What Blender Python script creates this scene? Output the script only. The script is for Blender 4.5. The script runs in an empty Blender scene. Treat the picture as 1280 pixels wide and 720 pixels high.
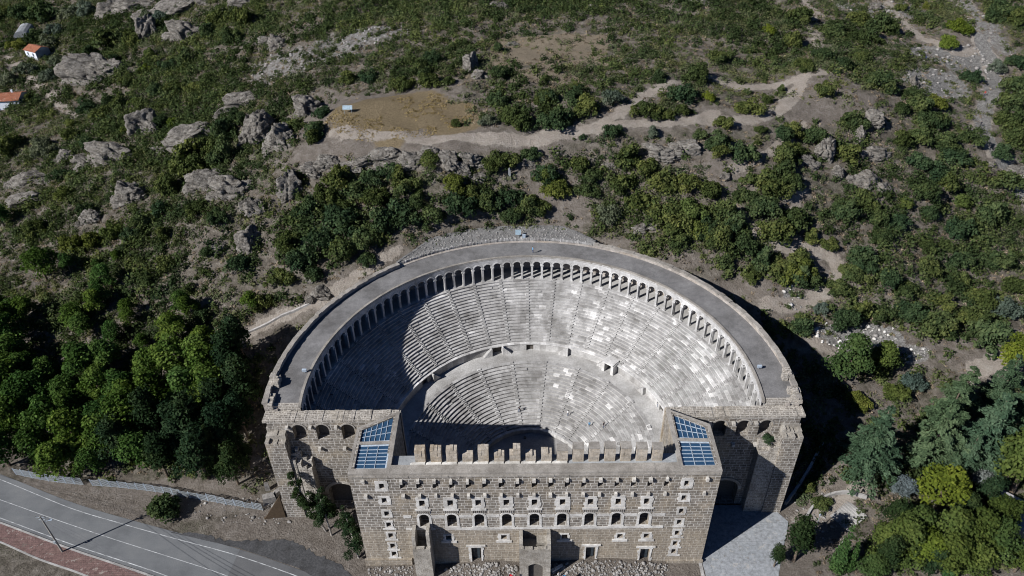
import bpy, math, random
import numpy as np
from mathutils import Matrix, Vector, noise as mnoise
R_ = math.radians
rnd = random.Random(11)
rng = np.random.default_rng(5)
scn = bpy.context.scene
COL = scn.collection
CX, CY = -0.29, 20.45            # centre of the seating circles

# ------------------------------------------------------------------ bookkeeping
def tag(o, label=None, cat=None, group=None, kind=None):
    if label: o['label'] = label
    if cat: o['category'] = cat
    if group: o['group'] = group
    if kind: o['kind'] = kind
    return o
def empty(name, loc=(0, 0, 0), rz=0.0):
    o = bpy.data.objects.new(name, None); o.empty_display_size = .5
    COL.objects.link(o); o.location = loc; o.rotation_euler = (0, 0, rz)
    return o
class MB:
    def __init__(s): s.v = []; s.f = []; s.m = []; s.tone = []; s.cm = 0; s.ct = .5
    def poly(s, pts):
        b = len(s.v); s.v += [tuple(p) for p in pts]; s.f.append(tuple(range(b, b + len(pts)))); s.m.append(s.cm); s.tone.append(s.ct)
    def box(s, x0, x1, y0, y1, z0, z1):
        s.prism([(x0, y0), (x1, y0), (x1, y1), (x0, y1)], z0, z1)
    def prism(s, pl, z0, z1, top=None):
        n = len(pl); top = top or [z1] * n
        a = 0
        for i in range(n): a += pl[i][0] * pl[(i + 1) % n][1] - pl[(i + 1) % n][0] * pl[i][1]
        if a < 0: pl = pl[::-1]; top = top[::-1]
        b = len(s.v)
        s.v += [(p[0], p[1], z0) for p in pl] + [(p[0], p[1], t) for p, t in zip(pl, top)]
        fs = [tuple(b + i for i in range(n))[::-1], tuple(b + n + i for i in range(n))]
        for i in range(n):
            j = (i + 1) % n; fs.append((b + i, b + j, b + n + j, b + n + i))
        s.f += fs; s.m += [s.cm] * len(fs); s.tone += [s.ct] * len(fs)
    def hexa(s, P):                  # 8 points: bottom 4 then top 4
        b = len(s.v); s.v += [tuple(p) for p in P]
        fs = [(3, 2, 1, 0), (4, 5, 6, 7), (0, 1, 5, 4), (1, 2, 6, 5), (2, 3, 7, 6), (3, 0, 4, 7)]
        s.f += [tuple(b + i for i in q) for q in fs]; s.m += [s.cm] * 6; s.tone += [s.ct] * 6
    def polar(s, r0, r1, a0, a1, z0, z1):     # block between two radii / angles about the seating centre
        q = []
        for z in (z0, z1):
            for r, a in ((r0, a0), (r0, a1), (r1, a1), (r1, a0)):
                q.append((CX + r * math.sin(a), CY + r * math.cos(a), z))
        s.hexa([q[0], q[3], q[2], q[1], q[4], q[7], q[6], q[5]])
    def tube(s, p0, p1, r0, r1, n=8):
        p0 = Vector(p0); p1 = Vector(p1); d = (p1 - p0).normalized()
        a = d.orthogonal().normalized(); c = d.cross(a); b = len(s.v)
        for p, r in ((p0, r0), (p1, r1)):
            for i in range(n):
                t = 2 * math.pi * i / n; s.v.append(tuple(p + a * (r * math.cos(t)) + c * (r * math.sin(t))))
        fs = [(b + i, b + (i + 1) % n, b + n + (i + 1) % n, b + n + i) for i in range(n)]
        fs += [tuple(b + i for i in range(n))[::-1], tuple(b + n + i for i in range(n))]
        s.f += fs; s.m += [s.cm] * len(fs); s.tone += [s.ct] * len(fs)
    def build(s, name, mats, parent=None, smooth=False):
        me = bpy.data.meshes.new(name); me.from_pydata(s.v, [], s.f)
        mats = mats if isinstance(mats, (list, tuple)) else [mats]
        for m in mats: me.materials.append(m)
        if len(mats) > 1: me.polygons.foreach_set('material_index', s.m)
        at_ = me.attributes.new('tone', 'FLOAT', 'FACE'); at_.data.foreach_set('value', s.tone)
        if smooth: me.polygons.foreach_set('use_smooth', [True] * len(me.polygons))
        me.update()
        o = bpy.data.objects.new(name, me); COL.objects.link(o)
        if parent: o.parent = parent
        return o
def np_mesh(name, V, F, mats, attrs=None, smooth=False, link=True):
    """V (n,3) array, F (m,k) array of faces with the same number of corners."""
    me = bpy.data.meshes.new(name); n = len(V); m, k = F.shape
    me.vertices.add(n); me.vertices.foreach_set('co', np.asarray(V, np.float32).ravel())
    me.loops.add(m * k); me.loops.foreach_set('vertex_index', F.astype(np.int32).ravel())
    me.polygons.add(m); me.polygons.foreach_set('loop_start', np.arange(0, m * k, k, dtype=np.int32))
    if smooth: me.polygons.foreach_set('use_smooth', np.ones(m, bool))
    for nm, arr in (attrs or {}).items():
        a = me.attributes.new(nm, 'FLOAT', 'POINT'); a.data.foreach_set('value', np.asarray(arr, np.float32))
    for mm in (mats if isinstance(mats, (list, tuple)) else [mats]): me.materials.append(mm)
    me.update(calc_edges=True)
    if not link: return me
    o = bpy.data.objects.new(name, me); COL.objects.link(o); return o

# ------------------------------------------------------------------ materials
class NT:
    def __init__(s, name):
        s.mat = bpy.data.materials.new(name); s.mat.use_nodes = True; s.t = s.mat.node_tree
        s.t.nodes.clear(); s.out = s.t.nodes.new('ShaderNodeOutputMaterial')
    def n(s, typ, **kw):
        nd = s.t.nodes.new('ShaderNode' + typ)
        for k, v in kw.items():
            if k.startswith('i_'):
                key = k[2:]; key = int(key) if key.isdigit() else key.replace('_', ' ')
                s.set(nd.inputs[key], v)
            else: setattr(nd, k, v)
        return nd
    def set(s, sock, v):
        if hasattr(v, 'bl_idname') and hasattr(v, 'outputs'): v = v.outputs[0]
        if isinstance(v, bpy.types.NodeSocket): s.t.links.new(v, sock)
        else:
            if isinstance(v, tuple) and len(v) == 3 and sock.type == 'RGBA': v = (*v, 1)
            sock.default_value = v
    def math(s, op, a, b=0.0, c=None, clamp=False):
        nd = s.n('Math', operation=op, use_clamp=clamp); s.set(nd.inputs[0], a); s.set(nd.inputs[1], b)
        if c is not None: s.set(nd.inputs[2], c)
        return nd.outputs[0]
    def mix(s, f, a, b, mode='MIX'):
        nd = s.n('Mix', data_type='RGBA', blend_type=mode)
        s.set(nd.inputs[0], f); s.set(nd.inputs[6], a); s.set(nd.inputs[7], b); return nd.outputs[2]
    def noise(s, vec, scale, detail=4, rough=.55):
        nd = s.n('TexNoise'); s.set(nd.inputs['Vector'], vec); nd.inputs['Scale'].default_value = scale
        nd.inputs['Detail'].default_value = detail; nd.inputs['Roughness'].default_value = rough; return nd.outputs[0]
    def ramp(s, f, stops):
        nd = s.n('ValToRGB'); el = nd.color_ramp.elements
        while len(el) < len(stops): el.new(.5)
        for e, (p, c) in zip(el, stops): e.position = p; e.color = (*c, 1) if len(c) == 3 else c
        s.set(nd.inputs[0], f); return nd.outputs[0]
    def step(s, v, a, b):
        nd = s.n('MapRange', interpolation_type='SMOOTHSTEP'); s.set(nd.inputs[0], v)
        nd.inputs[1].default_value = a; nd.inputs[2].default_value = b; return nd.outputs[0]
    def pos(s): return s.n('NewGeometry').outputs['Position']
    def attr(s, nm): return s.n('Attribute', attribute_name=nm).outputs['Fac']
    def finish(s, col, rough=.9, bump=None, bstr=.5, bdist=.1, spec=.25):
        b = s.n('BsdfPrincipled'); s.set(b.inputs['Base Color'], col); s.set(b.inputs['Roughness'], rough)
        b.inputs['Specular IOR Level'].default_value = spec
        if bump is not None:
            bn = s.n('Bump'); s.set(bn.inputs['Height'], bump); bn.inputs['Strength'].default_value = bstr
            bn.inputs['Distance'].default_value = bdist; s.set(b.inputs['Normal'], bn.outputs[0])
        s.t.links.new(b.outputs[0], s.out.inputs[0]); s.b = b
        return s.mat

def masonry(name, c1, c2, joint_tone, bw, bh, curved=False, msize=.05, stain=.5, tint=(.3, .22, .13), zwarm=False):
    t = NT(name); g = t.n('NewGeometry'); P = t.n('SeparateXYZ', i_0=g.outputs['Position'])
    x, y, z = P.outputs
    if curved:
        a = t.math('ARCTAN2', t.math('SUBTRACT', x, CX), t.math('SUBTRACT', y, CY)); u = t.math('MULTIPLY', a, 46.0); v = z
    else:
        N = t.n('SeparateXYZ', i_0=g.outputs['True Normal'])
        sx = t.math('GREATER_THAN', t.math('ABSOLUTE', N.outputs[0]), .72)
        up = t.math('GREATER_THAN', t.math('ABSOLUTE', N.outputs[2]), .7)
        u = t.math('ADD', t.math('MULTIPLY', x, t.math('SUBTRACT', 1.0, sx)), t.math('MULTIPLY', y, sx))
        v = t.math('ADD', t.math('MULTIPLY', z, t.math('SUBTRACT', 1.0, up)), t.math('MULTIPLY', y, up))
    wob = t.noise(g.outputs['Position'], .9, 3)
    v2 = t.math('ADD', v, t.math('MULTIPLY', t.math('SUBTRACT', wob, .5), .28))
    vec = t.n('CombineXYZ', i_0=u, i_1=v2)
    br = t.n('TexBrick', offset=.5, squash=.75, squash_frequency=3); t.set(br.inputs['Vector'], vec)
    br.inputs['Color1'].default_value = (*c1, 1); br.inputs['Color2'].default_value = (*c2, 1); br.inputs['Mortar'].default_value = (*joint_tone, 1)
    br.inputs['Scale'].default_value = 1; br.inputs['Brick Width'].default_value = bw; br.inputs['Row Height'].default_value = bh
    br.inputs['Mortar Size'].default_value = msize; br.inputs['Mortar Smooth'].default_value = .3; br.inputs['Bias'].default_value = -.1
    n1 = t.noise(g.outputs['Position'], .16, 5); n2 = t.noise(g.outputs['Position'], 1.6, 5, .65); n3 = t.noise(g.outputs['Position'], 7, 4, .7)
    c = t.mix(t.math('MULTIPLY', t.step(n1, .48, .68), stain), br.outputs[0], tint)
    if zwarm: c = t.mix(t.math('MULTIPLY', t.step(t.math('ADD', z, t.math('MULTIPLY', n1, 4.0)), 14.0, 10.5), .55), c, (.31, .262, .20))
    c = t.mix(1.0, c, t.ramp(n2, [(.25, (.62, .61, .6)), (.5, (1, 1, 1)), (.75, (1.3, 1.29, 1.27))]), 'MULTIPLY')
    c = t.mix(.8, c, t.ramp(n3, [(.3, (.7, .7, .7)), (.55, (1.05, 1.05, 1.05)), (.8, (1.3, 1.3, 1.3))]), 'MULTIPLY')
    mp = t.n('Mapping'); t.set(mp.inputs[0], g.outputs['Position']); mp.inputs['Scale'].default_value = (.9, .9, .07)
    ns = t.noise(mp.outputs[0], 1.0, 4, .6); nb = t.noise(g.outputs['Position'], .55, 3, .8)
    c = t.mix(.55, c, t.ramp(ns, [(.3, (.62, .60, .58)), (.5, (1, 1, 1)), (.7, (1.22, 1.2, 1.18))]), 'MULTIPLY')
    c = t.mix(t.math('MULTIPLY', t.step(nb, .58, .66), .4), c, (.46, .43, .385)); c = t.mix(t.math('MULTIPLY', t.step(nb, .40, .33), .45), c, (.15, .135, .115))
    h = t.math('ADD', t.math('MULTIPLY', br.outputs['Fac'], -.6), t.math('ADD', t.math('MULTIPLY', n3, .5), t.math('MULTIPLY', n2, .4)))
    return t.finish(c, .92, h, .6, .12, .15)
def stone(name, a, b, scale=1.2, bstr=.6, use_tone=False):
    t = NT(name); p = t.pos()
    n1 = t.noise(p, scale, 6, .65); n2 = t.noise(p, scale * 6, 4, .7); n0 = t.noise(p, scale * .2, 3)
    c = t.mix(t.step(n1, .3, .72), a, b)
    c = t.mix(.8, c, t.ramp(n2, [(.3, (.66, .66, .66)), (.55, (1, 1, 1)), (.8, (1.25, 1.25, 1.25))]), 'MULTIPLY')
    c = t.mix(.8, c, t.ramp(n0, [(.32, (.62, .61, .6)), (.5, (.95, .95, .95)), (.68, (1.2, 1.2, 1.2))]), 'MULTIPLY')
    if use_tone:
        tn = t.attr('tone')
        c = t.mix(1.0, c, t.ramp(tn, [(0, (.5, .49, .48)), (.3, (.78, .775, .77)), (.55, (1.05, 1.05, 1.05)), (.75, (1.25, 1.25, 1.25)), (1, (1.6, 1.6, 1.6))]), 'MULTIPLY')
    return t.finish(c, .9, t.math('ADD', n2, t.math('MULTIPLY', n1, .7)), bstr, .12, .2)
def flat(name, col, rough=.6, metal=0, var=.25, scale=3):
    t = NT(name); n = t.noise(t.pos(), scale, 4)
    c = t.mix(1.0, col, t.ramp(n, [(.3, (1 - var,) * 3), (.7, (1 + var,) * 3)]), 'MULTIPLY')
    m = t.finish(c, rough); t.b.inputs['Metallic'].default_value = metal; return m
def leaf(name, dark, mid, light, transl=.22, drift=.35):
    t = NT(name); oi = t.n('ObjectInfo'); tn = t.attr('tint')
    f = t.math('ADD', t.math('MULTIPLY', tn, .72), t.math('MULTIPLY', oi.outputs['Random'], .28))
    c = t.ramp(f, [(.05, dark), (.5, mid), (.95, light)])
    wn = t.n('TexWhiteNoise', noise_dimensions='1D'); t.set(wn.inputs['W'], t.math('MULTIPLY', oi.outputs['Random'], 37.0))
    hue = t.math('ADD', t.math('MULTIPLY', wn.outputs[0], .6), t.math('MULTIPLY', t.noise(t.pos(), .13, 4), .7))
    c = t.mix(drift, c, t.mix(1.0, c, t.ramp(hue, [(.3, (.62, .9, 1.25)), (.55, (1, 1, 1)), (.85, (1.8, 1.4, .8))]), 'MULTIPLY'))
    d = t.n('BsdfDiffuse'); t.set(d.inputs[0], c)
    tr = t.n('BsdfTranslucent'); t.set(tr.inputs[0], t.mix(1.0, c, (1.0, 1.12, .6), 'MULTIPLY'))
    mx = t.n('MixShader'); mx.inputs[0].default_value = transl
    t.t.links.new(d.outputs[0], mx.inputs[1]); t.t.links.new(tr.outputs[0], mx.inputs[2]); t.t.links.new(mx.outputs[0], t.out.inputs[0])
    return t.mat

M = {}
M['wall'] = masonry('facade_masonry', (.145, .129, .112), (.265, .238, .207), (.45, .43, .40), 1.35, .72, False, .075, .55, (.30, .245, .175), True)  # pale joints: light mortar plus painted-in sun on the course ledges
M['wall2'] = masonry('wing_masonry', (.135, .12, .105), (.24, .215, .185), (.39, .372, .347), 1.3, .7, False, .075, .5, (.36, .30, .22))
M['wallrough'] = masonry('rough_masonry', (.21, .19, .165), (.36, .33, .29), (.47, .44, .40), .8, .45, False, .06, .4, (.34, .30, .24))
M['curve'] = masonry('gallery_masonry', (.30, .27, .245), (.40, .365, .335), (.36, .33, .3), 1.3, .5, True, .04, .3)
M['white'] = stone('white_limestone', (.47, .45, .42), (.68, .665, .64), 1.5, .5)
M['corbel'] = stone('corbel_stone', (.40, .37, .33), (.62, .60, .56), 2.5, .6)
M['seat'] = stone('seat_marble', (.37, .362, .355), (.53, .522, .515), .9, .5, True)
M['walk'] = stone('worn_walkway_stone', (.36, .35, .335), (.47, .46, .45), .6, .5)
M['coping'] = stone('coping_stone', (.24, .22, .195), (.36, .335, .305), .7, .6)
M['ruin'] = stone('ruined_masonry', (.27, .245, .21), (.46, .43, .385), .8, 1.0)
M['pier'] = masonry('pillar_masonry', (.36, .31, .25), (.46, .41, .35), (.40, .36, .31), .9, .6)
M['roof'] = stone('gallery_roof_paving', (.155, .152, .153), (.205, .20, .20), .8, .3)
M['floor'] = stone('orchestra_gravel', (.24, .23, .225), (.32, .31, .3), .5, .3)
M['dark'] = flat('dark_shade_and_fittings', (.10, .09, .08), .9)  # dark tone stands in for shade inside openings; also colours small fittings
M['rub'] = stone('loose_rubble', (.22, .21, .2), (.44, .42, .4), 2.2, 1.2)
M['gravel'] = stone('grey_gravel', (.15, .148, .145), (.27, .265, .26), 3.0, .9)
M['metalwhite'] = flat('pale_steel_frame', (.36, .42, .49), .45)
M['steel'] = flat('galvanised_steel', (.38, .42, .45), .45, .3)
M['concrete'] = stone('pale_concrete', (.255, .27, .285), (.345, .36, .375), .5, .25)
M['slabs'] = masonry('apron_slabs', (.255, .272, .292), (.275, .29, .31), (.225, .238, .252), 5.5, 4.2, False, .04, .3, (.31, .325, .345))
M['darkbrown'] = flat('dark_brown_wall', (.065, .045, .028), .8)  # dark brown tone of the sloping wall
M['woodpole'] = flat('weathered_pole', (.3, .28, .25), .8)
M['cable'] = flat('cable', (.12, .12, .13), .5)
M['red'] = flat('red_cloth', (.5, .02, .03), .8)
M['blue'] = flat('blue_cloth', (.02, .25, .55), .8)
M['panel'] = flat('information_panel', (.26, .34, .40), .4)
M['tile'] = masonry('roof_tiles', (.30, .115, .065), (.37, .15, .09), (.16, .07, .045), .3, .35, False, .03, .25, (.3, .14, .08))
M['plaster'] = flat('white_plaster', (.62, .66, .72), .8, 0, .1, .6)
M['glassdark'] = flat('window_glass', (.03, .04, .05), .15)
t_ = NT('sky_toned_roof_glass'); c_ = t_.mix(t_.noise(t_.pos(), .5, 2), (.016, .044, .095), (.036, .088, .16)); M['glass'] = t_.finish(c_, .12, spec=.6)  # blue base colour carries the sky mirrored in the panes
M['skin'] = flat('skin', (.45, .28, .2), .6); M['hair'] = flat('hair', (.02, .015, .01), .7); M['jeans'] = flat('denim', (.05, .08, .16), .8)
M['shirtred'] = flat('red_shirt', (.5, .06, .04), .8); M['shirtdark'] = flat('dark_shirt', (.03, .03, .04), .8); M['shirtwhite'] = flat('white_shirt', (.75, .75, .75), .8); M['shirtblue'] = flat('blue_shirt', (.12, .3, .5), .8)
M['bark'] = stone('bark', (.10, .075, .055), (.2, .16, .125), 3, .8)
M['palebark'] = stone('pale_bark', (.3, .27, .24), (.42, .39, .35), 3, .8)
M['d'] = leaf('evergreen_leaves', (.015, .026, .012), (.046, .070, .030), (.115, .142, .058), .22, .5)
M['l'] = leaf('olive_green_leaves', (.035, .05, .015), (.085, .11, .03), (.15, .17, .055))
M['g'] = leaf('grey_green_leaves', (.04, .058, .042), (.085, .11, .085), (.15, .175, .135))
M['y'] = leaf('yellow_green_leaves', (.04, .06, .012), (.095, .13, .022), (.18, .21, .04), .22, .25)
M['p'] = leaf('pine_needles', (.016, .034, .009), (.048, .092, .022), (.12, .18, .048), .25, .45)
M['k'] = leaf('dark_needles', (.008, .018, .009), (.020, .038, .018), (.05, .075, .034))
M['c'] = leaf('cedar_needles', (.018, .036, .019), (.055, .092, .053), (.12, .17, .10), .15, .2)
M['r'] = leaf('broad_leaves', (.02, .036, .012), (.05, .078, .024), (.10, .135, .042), .22, .4)
M['v'] = leaf('cypress_needles', (.015, .04, .014), (.04, .085, .03), (.08, .14, .05))
M['s'] = leaf('silver_leaves', (.07, .085, .085), (.13, .15, .15), (.22, .25, .25))
M['scrub'] = leaf('scrub_leaves', (.03, .04, .019), (.078, .092, .042), (.165, .168, .08), .2, .55)
M['twig'] = leaf('dry_twigs', (.08, .069, .058), (.175, .153, .13), (.30, .265, .22), .1, .3)
M['gold'] = leaf('golden_dry_grass', (.12, .09, .042), (.23, .175, .085), (.36, .28, .15), .15, .1)

# rock
def rock_mat():
    t = NT('weathered_rock'); g = t.n('NewGeometry'); p = g.outputs['Position']
    mp = t.n('Mapping'); t.set(mp.inputs[0], p); mp.inputs['Scale'].default_value = (1, 1, 3.2)
    n1 = t.noise(mp.outputs[0], .5, 7, .7); n2 = t.noise(p, 2.4, 5, .7); vo = t.n('TexVoronoi', feature='DISTANCE_TO_EDGE'); t.set(vo.inputs['Vector'], t.mix(.55, mp.outputs[0], t.n('TexNoise', i_Vector=p, i_Scale=.35).outputs['Color'], 'LINEAR_LIGHT')); vo.inputs['Scale'].default_value = .3
    c = t.ramp(n1, [(.32, (.06, .056, .052)), (.46, (.16, .148, .132)), (.6, (.25, .233, .211)), (.75, (.36, .342, .315))])
    c = t.mix(t.step(n2, .55, .75), c, (.23, .165, .105))
    c = t.mix(t.math('MULTIPLY', t.step(vo.outputs[0], .07, .0), t.step(n2, .4, .6)), c, (.045, .04, .036))
    return t.finish(c, .95, t.math('ADD', t.math('MULTIPLY', n1, 1.2), t.math('ADD', n2, vo.outputs[0])), 1.0, .5, .1)
M['rock'] = rock_mat()
# ground: worn earth with scrub litter; the attributes carry what grows or lies there (bare earth, rubble, dry grass, golden grass)
def ground_mat():
    t = NT('hillside_ground'); p = t.pos()
    n1 = t.noise(p, .09, 6, .6); n2 = t.noise(p, .5, 6, .7); n3 = t.noise(p, 2.6, 4, .75); n4 = t.noise(p, .9, 3, .6)
    c = t.ramp(n2, [(.28, (.062, .054, .044)), (.45, (.13, .114, .095)), (.6, (.20, .178, .152)), (.75, (.30, .272, .24))])
    green = t.math('MULTIPLY', t.step(n1, .47, .62), t.step(n3, .42, .62))
    c = t.mix(t.math('MULTIPLY', green, .6), c, (.06, .07, .035))
    wob = t.math('ADD', t.math('MULTIPLY', t.math('SUBTRACT', n2, .5), 1.1), t.math('MULTIPLY', t.math('SUBTRACT', n3, .5), .5))
    def layer(c, nm, col, lo=.35, hi=.65):
        return t.mix(t.step(t.math('ADD', t.attr(nm), wob), lo, hi), c, col)
    dirt = t.ramp(t.math('ADD', t.math('MULTIPLY', n2, .6), t.math('MULTIPLY', n3, .4)), [(.3, (.10, .085, .072)), (.5, (.18, .157, .136)), (.7, (.285, .258, .234))])
    rub = t.ramp(t.math('ADD', t.math('MULTIPLY', n3, .7), t.math('MULTIPLY', n4, .3)), [(.35, (.10, .095, .09)), (.5, (.22, .212, .2)), (.66, (.42, .41, .395))])
    dry = t.ramp(n3, [(.3, (.15, .122, .088)), (.6, (.26, .22, .165))])
    gold = t.ramp(n3, [(.3, (.12, .096, .062)), (.6, (.235, .185, .115))])
    c = layer(c, 'dry', dry); c = layer(c, 'bare', dirt, .3, .75); c = layer(c, 'rub', rub); c = layer(c, 'gold', gold)
    trod = t.ramp(t.math('ADD', t.math('MULTIPLY', n2, .5), t.math('MULTIPLY', n3, .5)), [(.3, (.22, .188, .158)), (.5, (.32, .282, .245)), (.7, (.42, .388, .35))])
    c = layer(c, 'path', trod, .42, .72)
    n5 = t.noise(p, 9, 3, .7)
    c = t.mix(.7, c, t.ramp(n5, [(.3, (.6, .6, .6)), (.5, (1, 1, 1)), (.72, (1.4, 1.4, 1.4))]), 'MULTIPLY')
    return t.finish(c, .97, t.math('ADD', t.math('ADD', n3, t.math('MULTIPLY', n2, 1.5)), t.math('MULTIPLY', n5, .5)), 1.0, .45, .05)
M['ground'] = ground_mat()
def asphalt_mat(name, a, b):
    t = NT(name); p = t.pos(); n = t.noise(p, .35, 5); n2 = t.noise(p, 6, 4, .7)
    mp = t.n('Mapping'); t.set(mp.inputs[0], p); mp.inputs['Rotation'].default_value = (0, 0, R_(19)); mp.inputs['Scale'].default_value = (.04, 1.1, 1)
    n3 = t.noise(mp.outputs[0], 1.0, 3)
    c = t.mix(t.math('ADD', t.math('MULTIPLY', n, .5), t.math('MULTIPLY', n3, .5)), a, b)
    c = t.mix(.6, c, t.ramp(n2, [(.3, (.75,) * 3), (.7, (1.25,) * 3)]), 'MULTIPLY')
    n4 = t.noise(p, .12, 6, .7); c = t.mix(.7, c, t.ramp(n4, [(.35, (.72, .72, .73)), (.5, (1, 1, 1)), (.65, (1.2, 1.18, 1.15))]), 'MULTIPLY')
    return t.finish(c, .9, n2, .3, .03)
M['asphalt'] = asphalt_mat('worn_asphalt', (.11, .116, .123), (.16, .166, .173))
M['newasphalt'] = asphalt_mat('new_asphalt', (.085, .087, .092), (.13, .132, .136))
M['paint'] = flat('road_paint', (.38, .39, .40), .7, 0, .5, 1.2)
M['redpave'] = masonry('red_paving', (.165, .105, .098), (.20, .127, .118), (.125, .085, .08), .4, .4, False, .03, .3, (.15, .11, .09))
M['darkgravel'] = stone('dark_gravel', (.05, .051, .054), (.10, .10, .104), 2.5, .8)
M['ashlar'] = flat('grey_render', (.30, .30, .30), .8, 0, .3, .6)
M['kerb'] = stone('kerb_stone', (.3, .29, .28), (.42, .41, .4), 1, .4)
CTL=[(-112.1,20.6,0.0),(-100.1,-1.7,-0.3),(-71.0,1.2,0.0),(-43.7,-1.5,-0.0),(-77.4,18.7,0.5),(-54.0,11.9,0.0),(-91.3,19.8,0.6),(-32.5,-1.6,0.0),(-4.2,-5.9,-0.0),(34.3,-2.3,0.0),(45.7,7.1,0.0),(49.7,0.1,0.0),(63.3,-2.8,0.5),(88.4,-2.8,0.0),(58.2,13.4,1.5),(63.6,16.1,3.0),(80.9,23.4,4.0),(97.0,15.7,3.0),(104.3,33.0,8.0),(89.8,34.2,7.0),(66.9,28.8,8.0),(58.9,22.8,5.0),(78.6,38.7,10.0),(95.8,42.5,11.0),(110.6,44.4,11.5),(60.7,46.7,15.0),(55.8,53.3,15.5),(44.6,58.3,20.0),(35.3,60.9,24.0),(72.8,63.5,18.0),(55.1,55.6,19.5),(79.9,48.7,13.0),(93.9,46.8,12.0),(82.6,60.6,20.0),(104.1,64.3,17.0),(124.9,73.4,15.0),(65.8,70.5,25.0),(87.7,77.2,25.0),(114.2,89.3,22.0),(136.3,98.9,21.0),(45.9,69.8,28.0),(27.2,72.8,28.0),(8.2,79.5,29.0),(-11.7,79.9,29.0),(-23.2,72.2,27.5),(-30.6,68.6,26.5),(-39.4,60.6,23.0),(-48.4,55.2,19.0),(-53.2,48.6,15.0),(-57.7,40.8,10.0),(-58.8,26.0,3.0),(-56.5,19.1,1.0),(-75.7,48.5,13.0),(-84.4,43.3,8.0),(-99.0,31.1,3.0),(-104.6,45.7,6.0),(-119.0,34.7,2.0),(-128.7,56.3,7.0),(-98.8,58.8,12.0),(-68.0,58.7,19.0),(-59.0,64.5,24.0),(-50.8,74.9,28.5),(-71.3,75.7,26.0),(-92.0,72.3,19.0),(-115.8,76.3,14.0),(-141.7,82.4,10.0),(-157.4,114.1,14.0),(-127.2,104.7,19.0),(-99.3,95.5,24.0),(-76.6,97.3,30.0),(-52.6,86.6,32.0),(-31.9,84.0,32.0),(-11.8,86.9,33.5),(8.4,86.4,33.5),(28.9,89.1,34.0),(48.3,84.2,33.0),(70.1,89.6,32.0),(-59.3,94.0,38.0),(-42.1,91.3,40.0),(-21.4,87.0,41.0),(-7.6,89.6,41.0),(8.6,93.6,41.0),(29.2,95.3,41.0),(50.0,96.8,40.0),(67.7,101.0,40.0),(92.9,113.3,41.0),(99.3,118.6,41.0),(90.3,100.5,33.0),(109.1,109.6,33.0),(102.9,91.7,28.0),(126.7,108.2,31.0),(135.1,139.2,37.0),(145.6,123.3,31.0),(-35.7,107.8,43.0),(-12.3,112.3,43.0),(-53.6,121.7,42.0),(9.2,106.3,43.0),(41.6,109.2,43.5),(77.1,120.2,43.0),(-73.0,110.2,33.0),(-76.1,134.5,37.0),(-97.7,126.5,28.0),(-127.1,134.3,22.0),(-151.6,133.9,17.0),(-171.7,140.3,14.0),(-157.8,173.4,22.0),(-188.1,184.0,18.0),(-221.0,234.1,19.0),(-182.1,227.6,24.0),(-132.7,187.6,28.0),(-110.4,166.2,30.0),(-99.3,180.2,36.0),(-81.4,168.0,40.0),(-148.1,231.6,32.0),(-51.9,155.2,44.0),(-3.5,140.5,46.0),(-3.5,172.5,48.0),(35.6,145.8,46.0),(72.6,147.1,45.0),(95.6,183.0,46.0),(111.4,151.1,43.0),(142.6,163.1,41.0),(160.6,157.6,40.0),(181.4,198.3,43.0),(-59.0,200.4,46.0),(-111.1,224.0,40.0),(-252.7,294.2,22.0),(40.6,184.7,49.0),(-3.5,246.6,51.0),(-295.3,375.1,26.0),(210.5,254.4,46.0),(-128.0,285.4,44.0),(-420.0,-80.0,-2.0),(420.0,-80.0,-3.0),(0.0,-110.0,-2.0),(-420.0,150.0,4.0),(-420.0,500.0,10.0),(420.0,150.0,8.0),(420.0,500.0,30.0),(0.0,560.0,48.0),(-200.0,-60.0,-1.0),(200.0,-60.0,-2.0)]
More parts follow.
